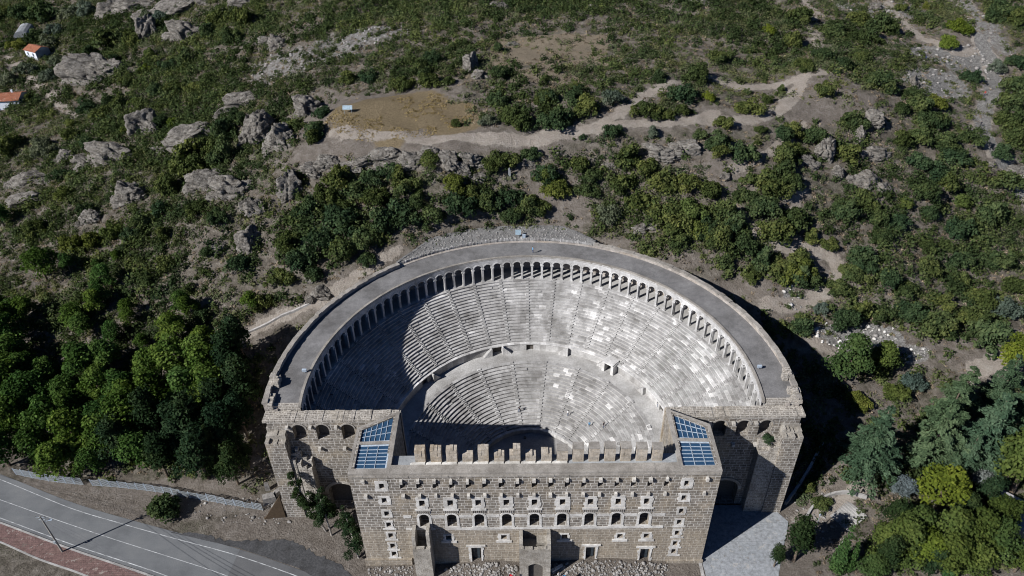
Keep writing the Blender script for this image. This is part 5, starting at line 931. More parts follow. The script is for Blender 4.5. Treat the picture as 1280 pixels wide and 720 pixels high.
def describe(objs, adj, noun, cat):
    """labels for a kind: within each place the extremes are singled out, the rest share a true description."""
    by = {}
    for o, x, y, r in objs: by.setdefault(where(x, y), []).append((o, x, y, r))
    for wname, L in by.items():
        grp = f'{adj} {cat}s by {wname}'
        if len(L) == 1: tag(L[0][0], f'lone {adj} {noun} by {wname}', cat, grp); continue
        used = {}
        def pick(key, word):
            c = [q for q in L if id(q[0]) not in used]
            if c: q = max(c, key=key); used[id(q[0])] = word
        pick(lambda q: q[3], 'biggest')
        if len(L) > 2: pick(lambda q: -q[1], 'leftmost'); pick(lambda q: q[1], 'rightmost')
        if len(L) > 3: pick(lambda q: q[2], 'uppermost')
        if len(L) > 4: pick(lambda q: -q[2], 'lowest')
        if len(L) > 5: pick(lambda q: -q[3], 'smallest')
        rest = [q for q in L if id(q[0]) not in used]
        for q in L:
            wd_ = used.get(id(q[0]))
            if wd_: tag(q[0], f'{wd_} {adj} {noun} by {wname}', cat, grp)
            elif len(rest) == 1: tag(q[0], f'middle {adj} {noun} by {wname}', cat, grp)
            else: tag(q[0], f'middling {adj} {noun} by {wname}', cat, grp)
KN = {'d': ('evergreen_bush', 'dark green', 'rounded evergreen bush'), 'l': ('olive_green_bush', 'light olive green', 'leafy bush'), 'g': ('grey_green_bush', 'silvery grey green', 'olive bush'), 'y': ('yellow_green_bush', 'bright yellow green', 'bush')}
reg = {}
for i, (k, x, y, r) in enumerate(BUSHES):
    o = bpy.data.objects.new(KN[k][0], BUSHM[i % len(BUSHM)]); COL.objects.link(o); setmat(o, M[k])
    r *= 1.05
    o.location = (x, y, hz(x, y) - .12 * r); o.rotation_euler = (0, 0, rnd.random() * 6.28); o.scale = (r * 1.12 * rnd.uniform(.92, 1.1), r * 1.12 * rnd.uniform(.92, 1.1), r * rnd.uniform(1.15, 1.6))
    reg.setdefault(k, []).append((o, x, y, r))
for k, L in reg.items(): describe(L, KN[k][1], KN[k][2], 'bush')

def tree_meshes(kind, seed):
    g = np.random.default_rng(seed); T = MB()
    if kind in 'pyrsk':                                   # unit crown radius 1, height about 2.2
        lob = [(0, 0, 1.35, .6)]
        hgt = {'p': 1.0, 'k': 1.35, 's': .9}.get(kind, 1.05)
        for i in range({'p': 17, 'k': 17}.get(kind, 14)):
            a = g.random() * 6.283; q = .25 + .5 * g.random(); z = (.75 + 1.15 * g.random()) * hgt
            sh = max(.35, 1 - max(0, z - 1.1) * .75); lob.append((q * sh * math.cos(a), q * sh * math.sin(a), z, .26 + .16 * g.random()))
        V, F, t = leaves(lob, 3000, .052, g, .8)
        T.tube((0, 0, -.3), (.03, 0, .9), .085, .055, 8); T.tube((.03, 0, .9), (.02, .04, 1.7), .055, .02, 6)
        for q in lob[1:8]: T.tube((.02, 0, .6 + .3 * g.random()), (q[0] * .8, q[1] * .8, q[2]), .035, .012, 5)
    elif kind == 'c':                                     # cedar: layered drooping boughs on a cone
        Vs, Fs, ts = [], [], []; nb = 0; hh = 3.0
        for lv in range(15):
            z = .3 + (hh - .3) * lv / 15; R = (1.02 - z / hh) ** .8 * 1.02; nbr = max(3, int(6.5 * R + 3))
            for b_ in range(nbr):
                a = g.random() * 6.283; L = R * (.75 + .35 * g.random()); m = int(40 + 95 * R)
                f_ = g.random(m) ** .7; px = L * f_; wd_ = .105 * (1.05 - f_ * .75) * (.5 + R)
                off_ = g.normal(size=m) * wd_; zz = z - .34 * px * px + .03 * g.normal(size=m) + .1 * px - 1.2 * off_ ** 2
                P = np.stack([px * math.cos(a) - off_ * math.sin(a), px * math.sin(a) + off_ * math.cos(a), zz], 1)
                n_ = np.array([0, 0, 1.]) + g.normal(size=(m, 3)) * .5 + np.stack([np.full(m, .3 * math.cos(a)), np.full(m, .3 * math.sin(a)), np.zeros(m)], 1); n_ /= np.linalg.norm(n_, axis=1)[:, None]
                dirv = np.array([math.cos(a), math.sin(a), -.25]) + g.normal(size=(m, 3)) * .5; t = np.cross(n_, np.cross(dirv, n_)); t /= np.linalg.norm(t, axis=1)[:, None]; bb = np.cross(n_, t)
                s = .044 * (.6 + .8 * g.random(m))[:, None]
                Vs.append(np.stack([P - t * s, P - bb * s * .45, P + t * s, P + bb * s * .45], 1).reshape(-1, 3)); Fs.append(np.arange(4 * m).reshape(m, 4) + nb); nb += 4 * m
                ts.append(np.repeat(np.clip(.1 + .7 * g.random() + .3 * (g.random(m) - .5), 0, 1), 4))
        V, F, t = np.concatenate(Vs), np.concatenate(Fs), np.concatenate(ts)
        T.tube((0, 0, -.3), (0, 0, 2.85), .07, .01, 8)
    else:                                                  # cypress column
        lob = [(0.04 * g.normal(), .04 * g.normal(), .5 + .5 * i, .66 * (1 - .085 * i) * (1 if i else .8)) for i in range(11)]
        V, F, t = leaves(lob, 2600, .07, g, .95, -1)
        T.tube((0, 0, -.3), (0, 0, 3.5), .12, .04, 8)
    crown = np_mesh('crown', V, F, M[kind], {'tint': t}, link=False)
    tr = T.build('trunk', M['bark']); tm = tr.data; bpy.data.objects.remove(tr)
    return crown, tm
TM_ = {k: [tree_meshes(k, 40 + 10 * j + ord(k)) for j in range(4 if k in 'pc' else 3)] for k in 'pyrskcv'}
TM = TM_
TM['t'] = []
for c_, t_ in TM['c']:
    c2 = c_.copy(); c2.materials.clear(); c2.materials.append(M['k']); TM['t'].append((c2, t_))
TN = {'p': ('pine_tree', 'bright green', 'pine tree'), 'k': ('dark_evergreen_tree', 'very dark green', 'evergreen tree'), 'r': ('broadleaf_tree', 'mid green', 'broadleaf tree'), 'y': ('yellow_green_tree', 'yellow green', 'broadleaf tree'),
      'c': ('cedar_tree', 'grey green', 'layered cedar tree'), 'v': ('cypress_tree', 'slim bright green', 'cypress tree'), 't': ('conifer_tree', 'tall very dark', 'conical conifer'), 's': ('silver_tree', 'pale silvery', 'small tree')}
def make_tree(k, x, y, r, sz=1.0, name=None):
    root = empty(name or TN[k][0], (x, y, hz(x, y) - .05), rnd.random() * 6.28)
    c, t = rnd.choice(TM[k]); s = r * rnd.uniform(.96, 1.08)
    for nm, me in (('crown', c), ('trunk', t)):
        ch = bpy.data.objects.new(nm, me); COL.objects.link(ch); ch.parent = root
    root.scale = (s, s, s * sz * rnd.uniform(.9, 1.1)); return root
reg = {}
for k, x, y, r in TREES:
    sz = {'v': 1.0, 'c': .95, 'p': 1.05, 'k': 1.15, 't': 1.25}.get(k, 1)
    if k in 'ry': r *= 1.2
    reg.setdefault(k, []).append((make_tree(k, x, y, r * 1.08, sz), x, y, r))
for k, L in reg.items(): describe(L, TN[k][1], TN[k][2], 'tree')
# three thin trees leaning against the left wing
for (x, y, tx, ty, h, lab) in [(-40.5, 7.2, -45.2, 9.2, 14.5, 'tall thin conifer leaning left against the left corner tower'), (-39.3, 6.3, -40.2, 7.6, 11.5, 'slender pale trunked tree in the middle of the three by the left wing'), (-33.2, 1.3, -35.2, 5.0, 9.5, 'leaning tree with a white trunk beside the left edge of the stage building')]:
    root = tag(empty('leaning_tree', (x, y, 0)), lab, 'tree', 'thin trees in front of the left wing')
    g = np.random.default_rng(int(h * 7)); lob = []
    for i in range(34):
        f = .30 + .72 * i / 34; q = (2.4 * (1.08 - f) + .7) * g.uniform(.5, 1.25); a = g.random() * 6.28
        lob.append(((tx - x) * f + q * .75 * math.cos(a), (ty - y) * f + q * .75 * math.sin(a), h * f + g.uniform(-.4, .4), (.38 + .5 * (1.12 - f)) * g.uniform(.6, 1.1)))
    V, F, t = leaves([(q[0], q[1], q[2], q[3] * 1.3) for q in lob], 6500, .125, g, .75, -.9); c = np_mesh('crown', V, F, M['k'], {'tint': t}); c.parent = root
    T = MB(); T.tube((0, 0, -.3), ((tx - x) * .5, (ty - y) * .5, h * .5), .2, .14); T.tube(((tx - x) * .5, (ty - y) * .5, h * .5), (tx - x, ty - y, h), .14, .03)
    for q in lob[::4]: T.tube(((tx - x) * q[2] / h * .9, (ty - y) * q[2] / h * .9, q[2] * .9), (q[0], q[1], q[2]), .05, .02, 5)
    T.build('trunk', M['palebark'], root)
# small plants rooted on the ruined spur of the right wing
for (x, y, z, r, lab) in [(43.4, 12.1, 19.4, 1.5, 'green shrub growing out of the broken wall of the right wing'), (43.9, 11.6, 17.6, .6, 'small tuft growing on the broken wall of the right wing')]:
    o = bpy.data.objects.new('wall_shrub', BUSHM[2]); COL.objects.link(o); setmat(o, M['d']); o.location = (x, y, z); o.scale = (r, r, r * .8); tag(o, lab, 'shrub')
# scrub and dry twigs: far too many to count, one object each
CS, X0, Y0 = 4, -320, -12
D = np.array([[int(c) for c in row] for row in DENS]) / 9.0
gy_, gx_ = np.mgrid[0:D.shape[0], 0:D.shape[1]]
def scatter(per_cell, dens, seed):
    g = np.random.default_rng(seed); cnt = g.poisson(np.clip(dens, 0, 1) * per_cell).ravel()
    cx_ = np.repeat(gx_.ravel(), cnt); cy_ = np.repeat(gy_.ravel(), cnt); m = len(cx_)
    x = X0 + CS * (cx_ + g.random(m)); y = Y0 + CS * (cy_ + g.random(m))
    keep = (np.abs(x + 2) < .76 * (y + 82) + 30) & (np.hypot(x - CX, y - CY) > 50.5)
    return x[keep], y[keep], g
def patch(x, y, cell, seed): return np.clip(.5 + 1.5 * vnoise(x, y, cell, seed) + .8 * vnoise(x, y, cell * .4, seed + 1), 0, 1)
def clump_field(name, x, y, r, m, size, mat, seed, tint0, hfac=.75):
    g = np.random.default_rng(seed); n_ = len(x); k = np.repeat(np.arange(n_), m); N = len(k)
    d = g.normal(size=(N, 3)); d /= np.linalg.norm(d, axis=1)[:, None]; d[:, 2] = np.abs(d[:, 2])
    lump = .75 + .35 * np.sin(3 * np.arctan2(d[:, 1], d[:, 0]) + k * 1.7)
    rad = r[k] * (.5 + .5 * g.random(N) ** .6) * lump
    p = np.stack([x[k], y[k], hzv(x, y)[k] - .1 * r[k]], 1) + d * rad[:, None] * np.array([1, 1, hfac])
    nrm = d + g.normal(size=(N, 3)) * .7 + np.array([0, 0, .2]); nrm /= np.linalg.norm(nrm, axis=1)[:, None]
    t = np.cross(nrm, g.normal(size=(N, 3))); t /= np.linalg.norm(t, axis=1)[:, None]; b = np.cross(nrm, t)
    s = (size * (.55 + .9 * g.random(N)) * (.6 + .4 * r[k]))[:, None]; asp = (.5 + .5 * g.random(N))[:, None]
    V = np.stack([p - t * s, p - b * s * asp, p + t * s, p + b * s * asp], 1).reshape(-1, 3)
    tint = np.repeat(np.clip(tint0[k] + .35 * (g.random(N) - .5), 0, 1), 4)
    return np_mesh(name, V, np.arange(4 * N).reshape(N, 4), mat, {'tint': tint})
roadfree = lambda x, y: seg_dist(x, y, ROAD_C) > 9.5
x, y, g = scatter(3.0, D ** 1.05, 20); pt = patch(x, y, 26, 91)
sel = (g.random(len(x)) < .22 + 1.0 * pt) & roadfree(x, y) & (y > 14); x, y, pt = x[sel], y[sel], pt[sel]
Dc = D[np.clip(((y - Y0) / CS).astype(int), 0, D.shape[0] - 1), np.clip(((x - X0) / CS).astype(int), 0, D.shape[1] - 1)]
r = g.uniform(1.0, 2.5, len(x)) * (.65 + .3 * pt + .35 * Dc ** 2)
tag(clump_field('maquis', x, y, r, 130, .175, M['d'], 6, np.clip(.15 + .55 * patch(x, y, 40, 63) + g.normal(0, .18, len(x)), 0, 1), 1.15), 'dense dark green maquis covering the hillside between the single bushes', 'maquis', kind='stuff')
x, y, g = scatter(8.0, D ** .8 * 1.2, 21); pt = patch(x, y, 18, 31)
sel = (g.random(len(x)) < .25 + .9 * pt) & roadfree(x, y); x, y, pt = x[sel], y[sel], pt[sel]
r = g.uniform(.5, 1.7, len(x)) * (.75 + .5 * pt)
tag(clump_field('scrub', x, y, r, 56, .16, M['scrub'], 3, np.clip(.2 + .6 * patch(x, y, 30, 61) + g.normal(0, .2, len(x)), 0, 1), .95), 'low olive green scrub covering the hillside', 'scrub', kind='stuff')
x, y, g = scatter(5.5, np.where(D > .03, .3 + .6 * D, 0), 22); sel = roadfree(x, y); x, y = x[sel], y[sel]
r = g.uniform(.4, 1.25, len(x)); tag(clump_field('dry_scrub', x, y, r, 26, .16, M['twig'], 4, g.random(len(x)), .65), 'grey brown leafless scrub between the green bushes', 'dry scrub', kind='stuff')
gx2, gy2 = [], []
for k, bx, by, rx, ry, w in BLOBS:
    if k == 'gold':
        m = int(rx * ry * 5); g = np.random.default_rng(int(rx)); a = g.random(m) * 6.283; q = np.sqrt(g.random(m)) * 1.02; gx2.append(bx + rx * q * np.cos(a)); gy2.append(by + ry * q * np.sin(a))
x = np.concatenate(gx2); y = np.concatenate(gy2); sel = patch(x, y, 6, 77) > .33; x, y = x[sel], y[sel]
tag(clump_field('golden_grass', x, y, np.random.default_rng(1).uniform(.25, .85, len(x)), 18, .16, M['gold'], 5, np.random.default_rng(2).random(len(x)), .6), 'golden dry grass tufts on the flat plateau', 'grass', kind='stuff')

# ------------------------------------------------------------------ rocks
def ico(sub):
    import bmesh
    bm = bmesh.new(); bmesh.ops.create_icosphere(bm, subdivisions=sub, radius=1); V = np.array([v.co[:] for v in bm.verts]); F = np.array([[v.index for v in f.verts] for f in bm.faces]); bm.free(); return V, F
IV, IF = ico(5)
def rock_mesh(seed):
    V = IV.copy(); g = np.random.default_rng(seed)
    for _ in range(14):                                    # cut flat faces
        n_ = g.normal(size=3); n_[2] *= .6; n_ /= np.linalg.norm(n_); d = .55 + .3 * g.random(); h = V @ n_; over = np.clip(h - d, 0, None); V -= np.outer(over * .92, n_)
    out = []
    for p in V:
        q = Vector(p); s = mnoise.fractal(q * 1.7 + Vector((seed, 0, 0)), .85, 2.1, 6) * .17; lay_ = mnoise.noise(Vector((p[0] * .8, p[1] * .8, p[2] * 7 + seed))) * .10
        cr = abs(mnoise.noise(q * 2.3 + Vector((0, seed, 3)))); s -= .2 * max(0, .14 - cr) / .14
        out.append(q * (1 + s) + Vector((p[0], p[1], 0)) * lay_)
    return np_mesh('rock', np.array([tuple(q) for q in out]), IF, M['rock'], link=False)
ROCKM = [rock_mesh(i) for i in range(8)]
reg = []
for i, (x, y, rx, rz) in enumerate(ROCKS):
    o = bpy.data.objects.new('rock_outcrop', ROCKM[i % 8]); COL.objects.link(o); ry = max(rx * .6, rz * .8)
    o.location = (x, y + ry * .25, hz(x, y) - .03 * rz); bs_ = 1.25 if x < -55 else 1.0; o.scale = (rx * 1.25 * bs_, ry * 1.3 * bs_, rz * 1.1 * bs_); o.rotation_euler = (rnd.uniform(-.15, .15), rnd.uniform(-.15, .15), rnd.uniform(-.5, .5)); reg.append((o, x, y, rx))
    for j in range(3 if rx > 3 else 1):
        c = bpy.data.objects.new('rock_outcrop', ROCKM[(i + 3 + j) % 8]); COL.objects.link(c); s = rnd.uniform(.35, .7)
        xx = x + rnd.choice((-1, 1)) * rnd.uniform(.5, 1.3) * rx; yy = y - rnd.uniform(-.3, .5) * ry; c.location = (xx, yy, hz(xx, yy) - .1 * rz); c.scale = (rx * s * 1.4, rx * s * .9, rz * s * 1.1); c.rotation_euler = (rnd.uniform(-.2, .2), rnd.uniform(-.2, .2), rnd.uniform(-.6, .6)); reg.append((c, xx, yy, rx * s))
describe(reg, 'weathered grey', 'rock outcrop', 'rock')
SV, SF = ico(1)
def stones(name, pts, smin, smax, mat, seed, label):
    g = np.random.default_rng(seed); n_ = len(pts); s = smin + (smax - smin) * g.random(n_) ** 2.2; sc = s[:, None] * g.uniform(.6, 1.3, (n_, 3)); sc[:, 2] *= .7
    V = SV[None] * (1 + .35 * (g.random((n_, len(SV), 1)) - .5)) * sc[:, None, :]; a = g.random(n_) * 6.283; c, s_ = np.cos(a)[:, None], np.sin(a)[:, None]
    X = V[..., 0] * c - V[..., 1] * s_; Y = V[..., 0] * s_ + V[..., 1] * c
    Z = V[..., 2] + hzv(pts[:, 0], pts[:, 1])[:, None] + .12 * s[:, None]
    V = np.stack([X + pts[:, :1], Y + pts[:, 1:2], Z], -1).reshape(-1, 3); F_ = (SF[None] + (np.arange(n_) * len(SV))[:, None, None]).reshape(-1, 3)
    return tag(np_mesh(name, V, F_, mat), label, 'stones', kind='stuff')
P = []
for k, bx, by, rx, ry, w in BLOBS:
    if k == 'rub':
        m = int(min(420, rx * ry * 1.1 * w)); g = np.random.default_rng(int(rx * 13)); a = g.random(m) * 6.283; q = np.sqrt(g.random(m)) * 1.05; P.append(np.stack([bx + rx * q * np.cos(a), by + ry * q * np.sin(a)], 1))
stones('rubble_stones', np.concatenate(P), .1, .7, M['rub'], 8, 'pale rubble stones strewn over the clearings of the hilltop')
P = []
for k, bx, by, rx, ry, w in BLOBS:
    if k == 'rub' and 55 < bx < 110 and by < 70:
        m = int(rx * ry * 3.5); g = np.random.default_rng(int(rx * 17)); a = g.random(m) * 6.283; q = np.sqrt(g.random(m)) * 1.1; P.append(np.stack([bx + rx * q * np.cos(a), by + ry * q * np.sin(a)], 1))
if P: stones('white_stones', np.concatenate(P), .12, .6, M['white'], 18, 'white stones heaped in a band on the slope right of the theatre')
g = np.random.default_rng(77); P = []
for x0, x1, y0, y1, m in ((1, 25, -5.5, -.6, 900), (-16.5, -3.2, -5, -.6, 500), (-31, -22, -3, -.8, 120), (-70, -48, 9, 16, 160), (50, 60, 3, 16, 160)):
    q = np.stack([g.uniform(x0, x1, m), g.uniform(y0, y1, m)], 1); P.append(q[seg_dist(q[:, 0], q[:, 1], ROAD_C) > 9.5])
stones('cobble_stones', np.concatenate(P), .1, .38, M['rub'], 9, 'pale cobbles heaped along the foot of the facade and the road verge')

# ------------------------------------------------------------------ roadside things
# lattice-like pole with its cables
px, py = -90.5, 3.15
pole = tag(empty('utility_pole', (px, py, .12)), 'grey roadside utility pole with crossarm and lamp at the pavement edge, lower left', 'utility pole')
o = MB(); o.tube((0, 0, -.3), (0, 0, 11), .19, .12, 10); o.build('pole', M['woodpole'], pole)
o = MB(); o.box(-.9, .9, -.07, .07, 10.55, 10.7); o.box(-.6, .6, -.06, .06, 9.9, 10.02); o.build('crossarm', M['steel'], pole)
for x in (-.8, 0, .8):
    o = MB(); o.tube((x, 0, 10.7), (x, 0, 10.95), .05, .07, 8); o.build('insulator', M['dark'], pole)
o = MB(); o.tube((0, 0, 9.2), (1.0, .3, 9.5), .04, .04, 6); o.box(.9, 1.5, .15, .5, 9.42, 9.55); o.build('street_lamp', M['metalwhite'], pole)
o = MB(); o.box(-.2, .2, -.42, -.15, 3.0, 3.7); o.build('junction_box', M['steel'], pole)
for x0, z0, q in ((-.8, 10.95, (-20, -30, 9)), (0, 10.95, (-19, -29, 9)), (.8, 10.95, (-18, -28, 9)), (0, 9.9, (-22, -31, 8.2)), (-.8, 10.95, (-190, 38, 11)), (.8, 10.95, (-188, 40, 11))):
    o = MB(); a = Vector((px + x0, py, z0 + .12)); b = Vector(q); pr = a
    for i in range(1, 13):
        t = i / 12; p = a.lerp(b, t); p.z -= 4 * 1.6 * t * (1 - t); o.tube(pr, p, .022, .022, 4); pr = p
    tag(o.build('overhead_cable', M['cable']), 'thin overhead cable strung from the utility pole ' + ('down the road to the right' if q[0] > px else 'up the road to the left'), 'cable', 'overhead cables over the road')
# panel fence along the foot of the wood
FP = resample([(-109.4, 22.0), (-102.4, 20.2), (-96.2, 19.3), (-87.7, 18.6), (-77.0, 17.0), (-68.0, 15.0), (-60.9, 13.5), (-54.2, 12.3)], 29)
fence = tag(empty('panel_fence', (FP[14][0], FP[14][1], 0)), 'pale wire panel fence running between the wood and the road verge', 'fence')
for i in range(28):
    a, b = FP[i], FP[i + 1]; za, zb = hz(*a), hz(*b); z = rnd.uniform(2.0, 2.35); lean = rnd.uniform(-.25, .05)
    d = np.array([b[1] - a[1], a[0] - b[0]]); d /= np.hypot(*d)
    if i in (8,): continue
    o = MB(); nb = 7
    def slat(f0, f1, zlo, zhi):
        A_, B_ = a + (b - a) * f0, a + (b - a) * f1; q0, q1 = A_ - d * lean * zlo / z, B_ - d * lean * zlo / z; t0, t1 = A_ - d * lean * zhi / z, B_ - d * lean * zhi / z
        o.hexa([(*q0, za + zlo), (*q1, zb + zlo), (*(q1 + d * .03), zb + zlo), (*(q0 + d * .03), za + zlo), (*t0, za + zhi), (*t1, zb + zhi), (*(t1 + d * .03), zb + zhi), (*(t0 + d * .03), za + zhi)])
    for k in range(nb): slat((k + .25) / nb, (k + .75) / nb, .2, z - .08)
    slat(.03, .97, z - .08, z); slat(.03, .97, .1, .2)
    PB(o, 'fence_panel', M['steel'], fence)
    o = MB(); o.tube((*a, za - .2), (*(a - d * lean), za + z + .1), .09, .09, 6); PB(o, 'fence_post', M['metalwhite'], fence)
# sloping brown side wall and stacked masonry at the foot of the left corner tower
o = MB(); o.hexa([(-53.6, 10.2, 0), (-49.3, 10.6, 0), (-49.3, 11.0, 0), (-53.6, 10.7, 0), (-53.2, 10.2, .3), (-49.3, 10.6, 6.5), (-49.3, 11.0, 6.5), (-53.2, 10.7, .3)])
tag(o.build('sloping_wall', M['darkbrown']), 'brown triangular wall leaning on the foot of the left corner tower', 'wall')
for i, (x, y, w, h, a, lab) in enumerate([(-53.5, 14.5, 1.4, 1.8, .4, 'largest pale broken block beside the left corner tower'), (-52.2, 16.2, .9, 1.0, 1.0, 'upright broken block behind the left corner tower'), (-51.9, 13.0, .8, .7, -.3, 'small fallen block at the foot of the left corner tower'), (-54.4, 17, .5, 2.2, .2, 'slim column drum standing by the end of the panel fence')]):
    o = MB(); P_ = [(-w, -w * .6, -.2), (w, -w * .5, -.2), (w * .9, w * .6, -.2), (-w * .9, w * .5, -.2), (-w * .8, -w * .5, h), (w * .9, -w * .4, h * .8), (w * .7, w * .5, h * .9), (-w * .8, w * .45, h * 1.05)]
    o.hexa(P_); b = tag(o.build('fallen_block', M['rub']), lab, 'stone block'); b.location = (x, y, hz(x, y)); b.rotation_euler = (0, 0, a)
# low walls
def low_wall(name, pl, h, th, mat, lab):
    P_ = resample(pl, max(8, int(sum(math.hypot(b[0] - a[0], b[1] - a[1]) for a, b in zip(pl[:-1], pl[1:])) / 1.1))); o = MB(); T = np.gradient(P_, axis=0); T /= np.hypot(*T.T)[:, None]; N_ = np.stack([-T[:, 1], T[:, 0]], 1) * th / 2
    for i in range(len(P_) - 1):
        z0, z1 = hz(*P_[i]), hz(*P_[i + 1]); a, b, c, d = P_[i] - N_[i], P_[i + 1] - N_[i + 1], P_[i + 1] + N_[i + 1], P_[i] + N_[i]; hh = h * rnd.uniform(.8, 1.1)
        o.hexa([(*a, z0 - .4), (*b, z1 - .4), (*c, z1 - .4), (*d, z0 - .4), (*a, z0 + hh), (*b, z1 + hh), (*c, z1 + hh), (*d, z0 + hh)])
    return tag(o.build(name, mat), lab, 'wall')
low_wall('low_wall', [PATHS[10][1][0], PATHS[10][1][4], PATHS[10][1][8], PATHS[10][1][11]], .45, .5, M['kerb'], 'low pale wall beside the path left of the theatre') if len(PATHS[10][1]) > 11 else None
low_wall('retaining_wall', [(50.5, 12.5), (56.5, 18.5), (60.0, 23)], 1.1, .5, M['concrete'], 'pale retaining wall climbing in the shade right of the corner tower')
low_wall('garden_wall', [(53.2, 8.6), (56, 12.5), (61, 14.2), (66, 12.2)], .8, .45, M['kerb'], 'low garden wall between the cedars and the paved steps')
o = MB()
for i in range(9): o.box(-2.2, 2.2, i * .55, i * .55 + .62, -.5, .14 * i + .1)
st = tag(o.build('stone_steps', M['kerb']), 'flight of pale stone steps below the big cedar on the right', 'steps'); st.location = (59.5, 7.5, hz(59.5, 7.5)); st.rotation_euler = (0, 0, -1.0)
lp = tag(empty('lamp_post', (54.3, 6.2, hz(54.3, 6.2))), 'slim pale lamp post at the edge of the concrete apron', 'lamp post')
o = MB(); o.tube((0, 0, -.2), (0, 0, 5.2), .07, .05, 8); o.build('post', M['metalwhite'], lp); o = MB(); o.tube((0, 0, 5.2), (0, 0, 5.5), .22, .12, 10); o.build('lamp_head', M['metalwhite'], lp)
# houses
def house(x, y, w, d, h, rot, lab, rise=1.3, chimney=True):
    t = tag(empty('cottage', (x, y, hz(x, y)), rot), lab, 'house', 'cottages at the left edge'); o = MB()
    opn = [(-w * .25, .9, .9, 1.1, False, .2), (w * .22, .9, .9, 1.1, False, .2)]
    wall_open(o, -w / 2, w / 2, -1.5, h, opn, lambda u, v, q: (u, -d / 2 + q, v), .2); o.box(-w / 2, w / 2, -d / 2 + .25, d / 2, -1.5, h)
    for s in (-1, 1): o.prism([(s * w / 2, -d / 2), (s * (w / 2 - .02), -d / 2), (s * (w / 2 - .02), d / 2), (s * w / 2, d / 2)], -1, h)
    for s in (-1, 1): o.poly([(s * w / 2, -d / 2, h), (s * w / 2, d / 2, h), (s * w / 2, 0, h + rise)])
    o.build('wall', [M['plaster'], M['glassdark']], t)
    for (uc, vb, ww, hh, _, _) in opn:
        f_ = MB(); ring_frame(f_, uc, vb, ww, hh, .1, .1, .12, -d / 2 - .03); f2 = f_.build('window', M['steel'], t)
    r = MB(); e = .4; th = .14
    for s in (-1, 1):
        r.hexa([(-w / 2 - e, s * (d / 2 + e), h - e * rise / (d / 2)), (w / 2 + e, s * (d / 2 + e), h - e * rise / (d / 2)), (w / 2 + e, 0, h + rise), (-w / 2 - e, 0, h + rise)] + [(-w / 2 - e, s * (d / 2 + e), h - e * rise / (d / 2) + th), (w / 2 + e, s * (d / 2 + e), h - e * rise / (d / 2) + th), (w / 2 + e, 0, h + rise + th), (-w / 2 - e, 0, h + rise + th)])
    rf = r.build('roof', M['tile'], t)
    if chimney: c = MB(); c.box(w * .2, w * .2 + .6, .4, 1.0, h, h + rise + .9); c.build('chimney', M['plaster'], rf)
    return t
house(-189.2, 180.0, 11.5, 8.0, 3.4, .12, 'nearer white cottage with an orange tiled roof at the left edge')
house(-196.0, 219, 7.0, 6.0, 3.0, -.5, 'further small white cottage with a tiled roof among olive trees, upper left', 1.2, False)
gh = tag(empty('shelter', (-217, 248, hz(-217, 248)), .3), 'pale tunnel shaped shelter half hidden by trees in the upper left corner', 'shelter'); o = MB()
for k in range(8):
    t0, t1 = math.pi * k / 8, math.pi * (k + 1) / 8; o.poly([(-3.2 * math.cos(t0), -6, 2.6 * math.sin(t0)), (-3.2 * math.cos(t1), -6, 2.6 * math.sin(t1)), (-3.2 * math.cos(t1), 6, 2.6 * math.sin(t1)), (-3.2 * math.cos(t0), 6, 2.6 * math.sin(t0))])
o.poly([(-3.2 * math.cos(math.pi * k / 8), -6, 2.6 * math.sin(math.pi * k / 8)) for k in range(9)]); o.poly([(-3.2 * math.cos(math.pi * k / 8), 6, 2.6 * math.sin(math.pi * k / 8)) for k in range(9)]); o.build('cover', M['concrete'], gh)
bd = tag(empty('flat_roofed_building', (93, 5.5, hz(93, 5.5)), -.75), 'flat grey roofed building with a parapet at the lower right edge', 'building'); o = MB(); o.box(-5.5, 5.5, -3.6, 3.6, -1, 3.2); o.build('wall', M['ashlar'], bd)
o = MB(); o.box(-5.4, 5.4, -3.5, 3.5, 3.21, 3.3); rf = o.build('roof', M['concrete'], bd)
o = MB()
for q in ((-5.6, 5.6, -3.75, -3.45), (-5.6, 5.6, 3.45, 3.75), (-5.6, -5.3, -3.4, 3.4), (5.3, 5.6, -3.4, 3.4)): o.box(*q, 3.0, 3.75)
o.build('parapet', M['ashlar'], rf)
for i, (x, y, lab) in enumerate([(135.5, 102, 'square ruined stone foundation at the right edge beside the pale path')]):
    o = MB(); o.box(-4, 4, -3, 3, -1.5, .9); o.box(-3.2, 4.2, -2.2, 3.2, .9, 1.3); b = tag(o.build('ruined_foundation', M['rub']), lab, 'ruin'); b.location = (x + 1, y, hz(x, y)); b.rotation_euler = (0, 0, .2)
# small things
ip = tag(empty('information_board', (-47.4, 107.2, hz(-47.4, 107.2))), 'pale information board on two posts at the edge of the golden grass', 'sign')
o = MB(); o.hexa([(-1.3, -.35, 1.0), (1.3, -.35, 1.0), (1.3, -.29, .96), (-1.3, -.29, .96), (-1.3, .35, 1.9), (1.3, .35, 1.9), (1.3, .4, 1.85), (-1.3, .4, 1.85)]); o.build('board', M['panel'], ip)
for x in (-1, 1): o = MB(); o.box(x - .05, x + .05, -.05, .05, -.3, 1.4); o.build('leg', M['steel'], ip)
sp = tag(empty('sign_panel', (-2.3, 70.6, 27.0)), 'pale blue sign panel standing on the crest of the gallery roof', 'sign')
o = MB(); o.hexa([(-.65, -.1, .5), (.65, -.1, .5), (.65, -.04, .5), (-.65, -.04, .5), (-.65, .25, 1.7), (.65, .25, 1.7), (.65, .31, 1.7), (-.65, .31, 1.7)]); o.build('board', M['panel'], sp); o = MB(); o.box(-.05, .05, 0, .1, -1, 1.2); o.build('post', M['steel'], sp)
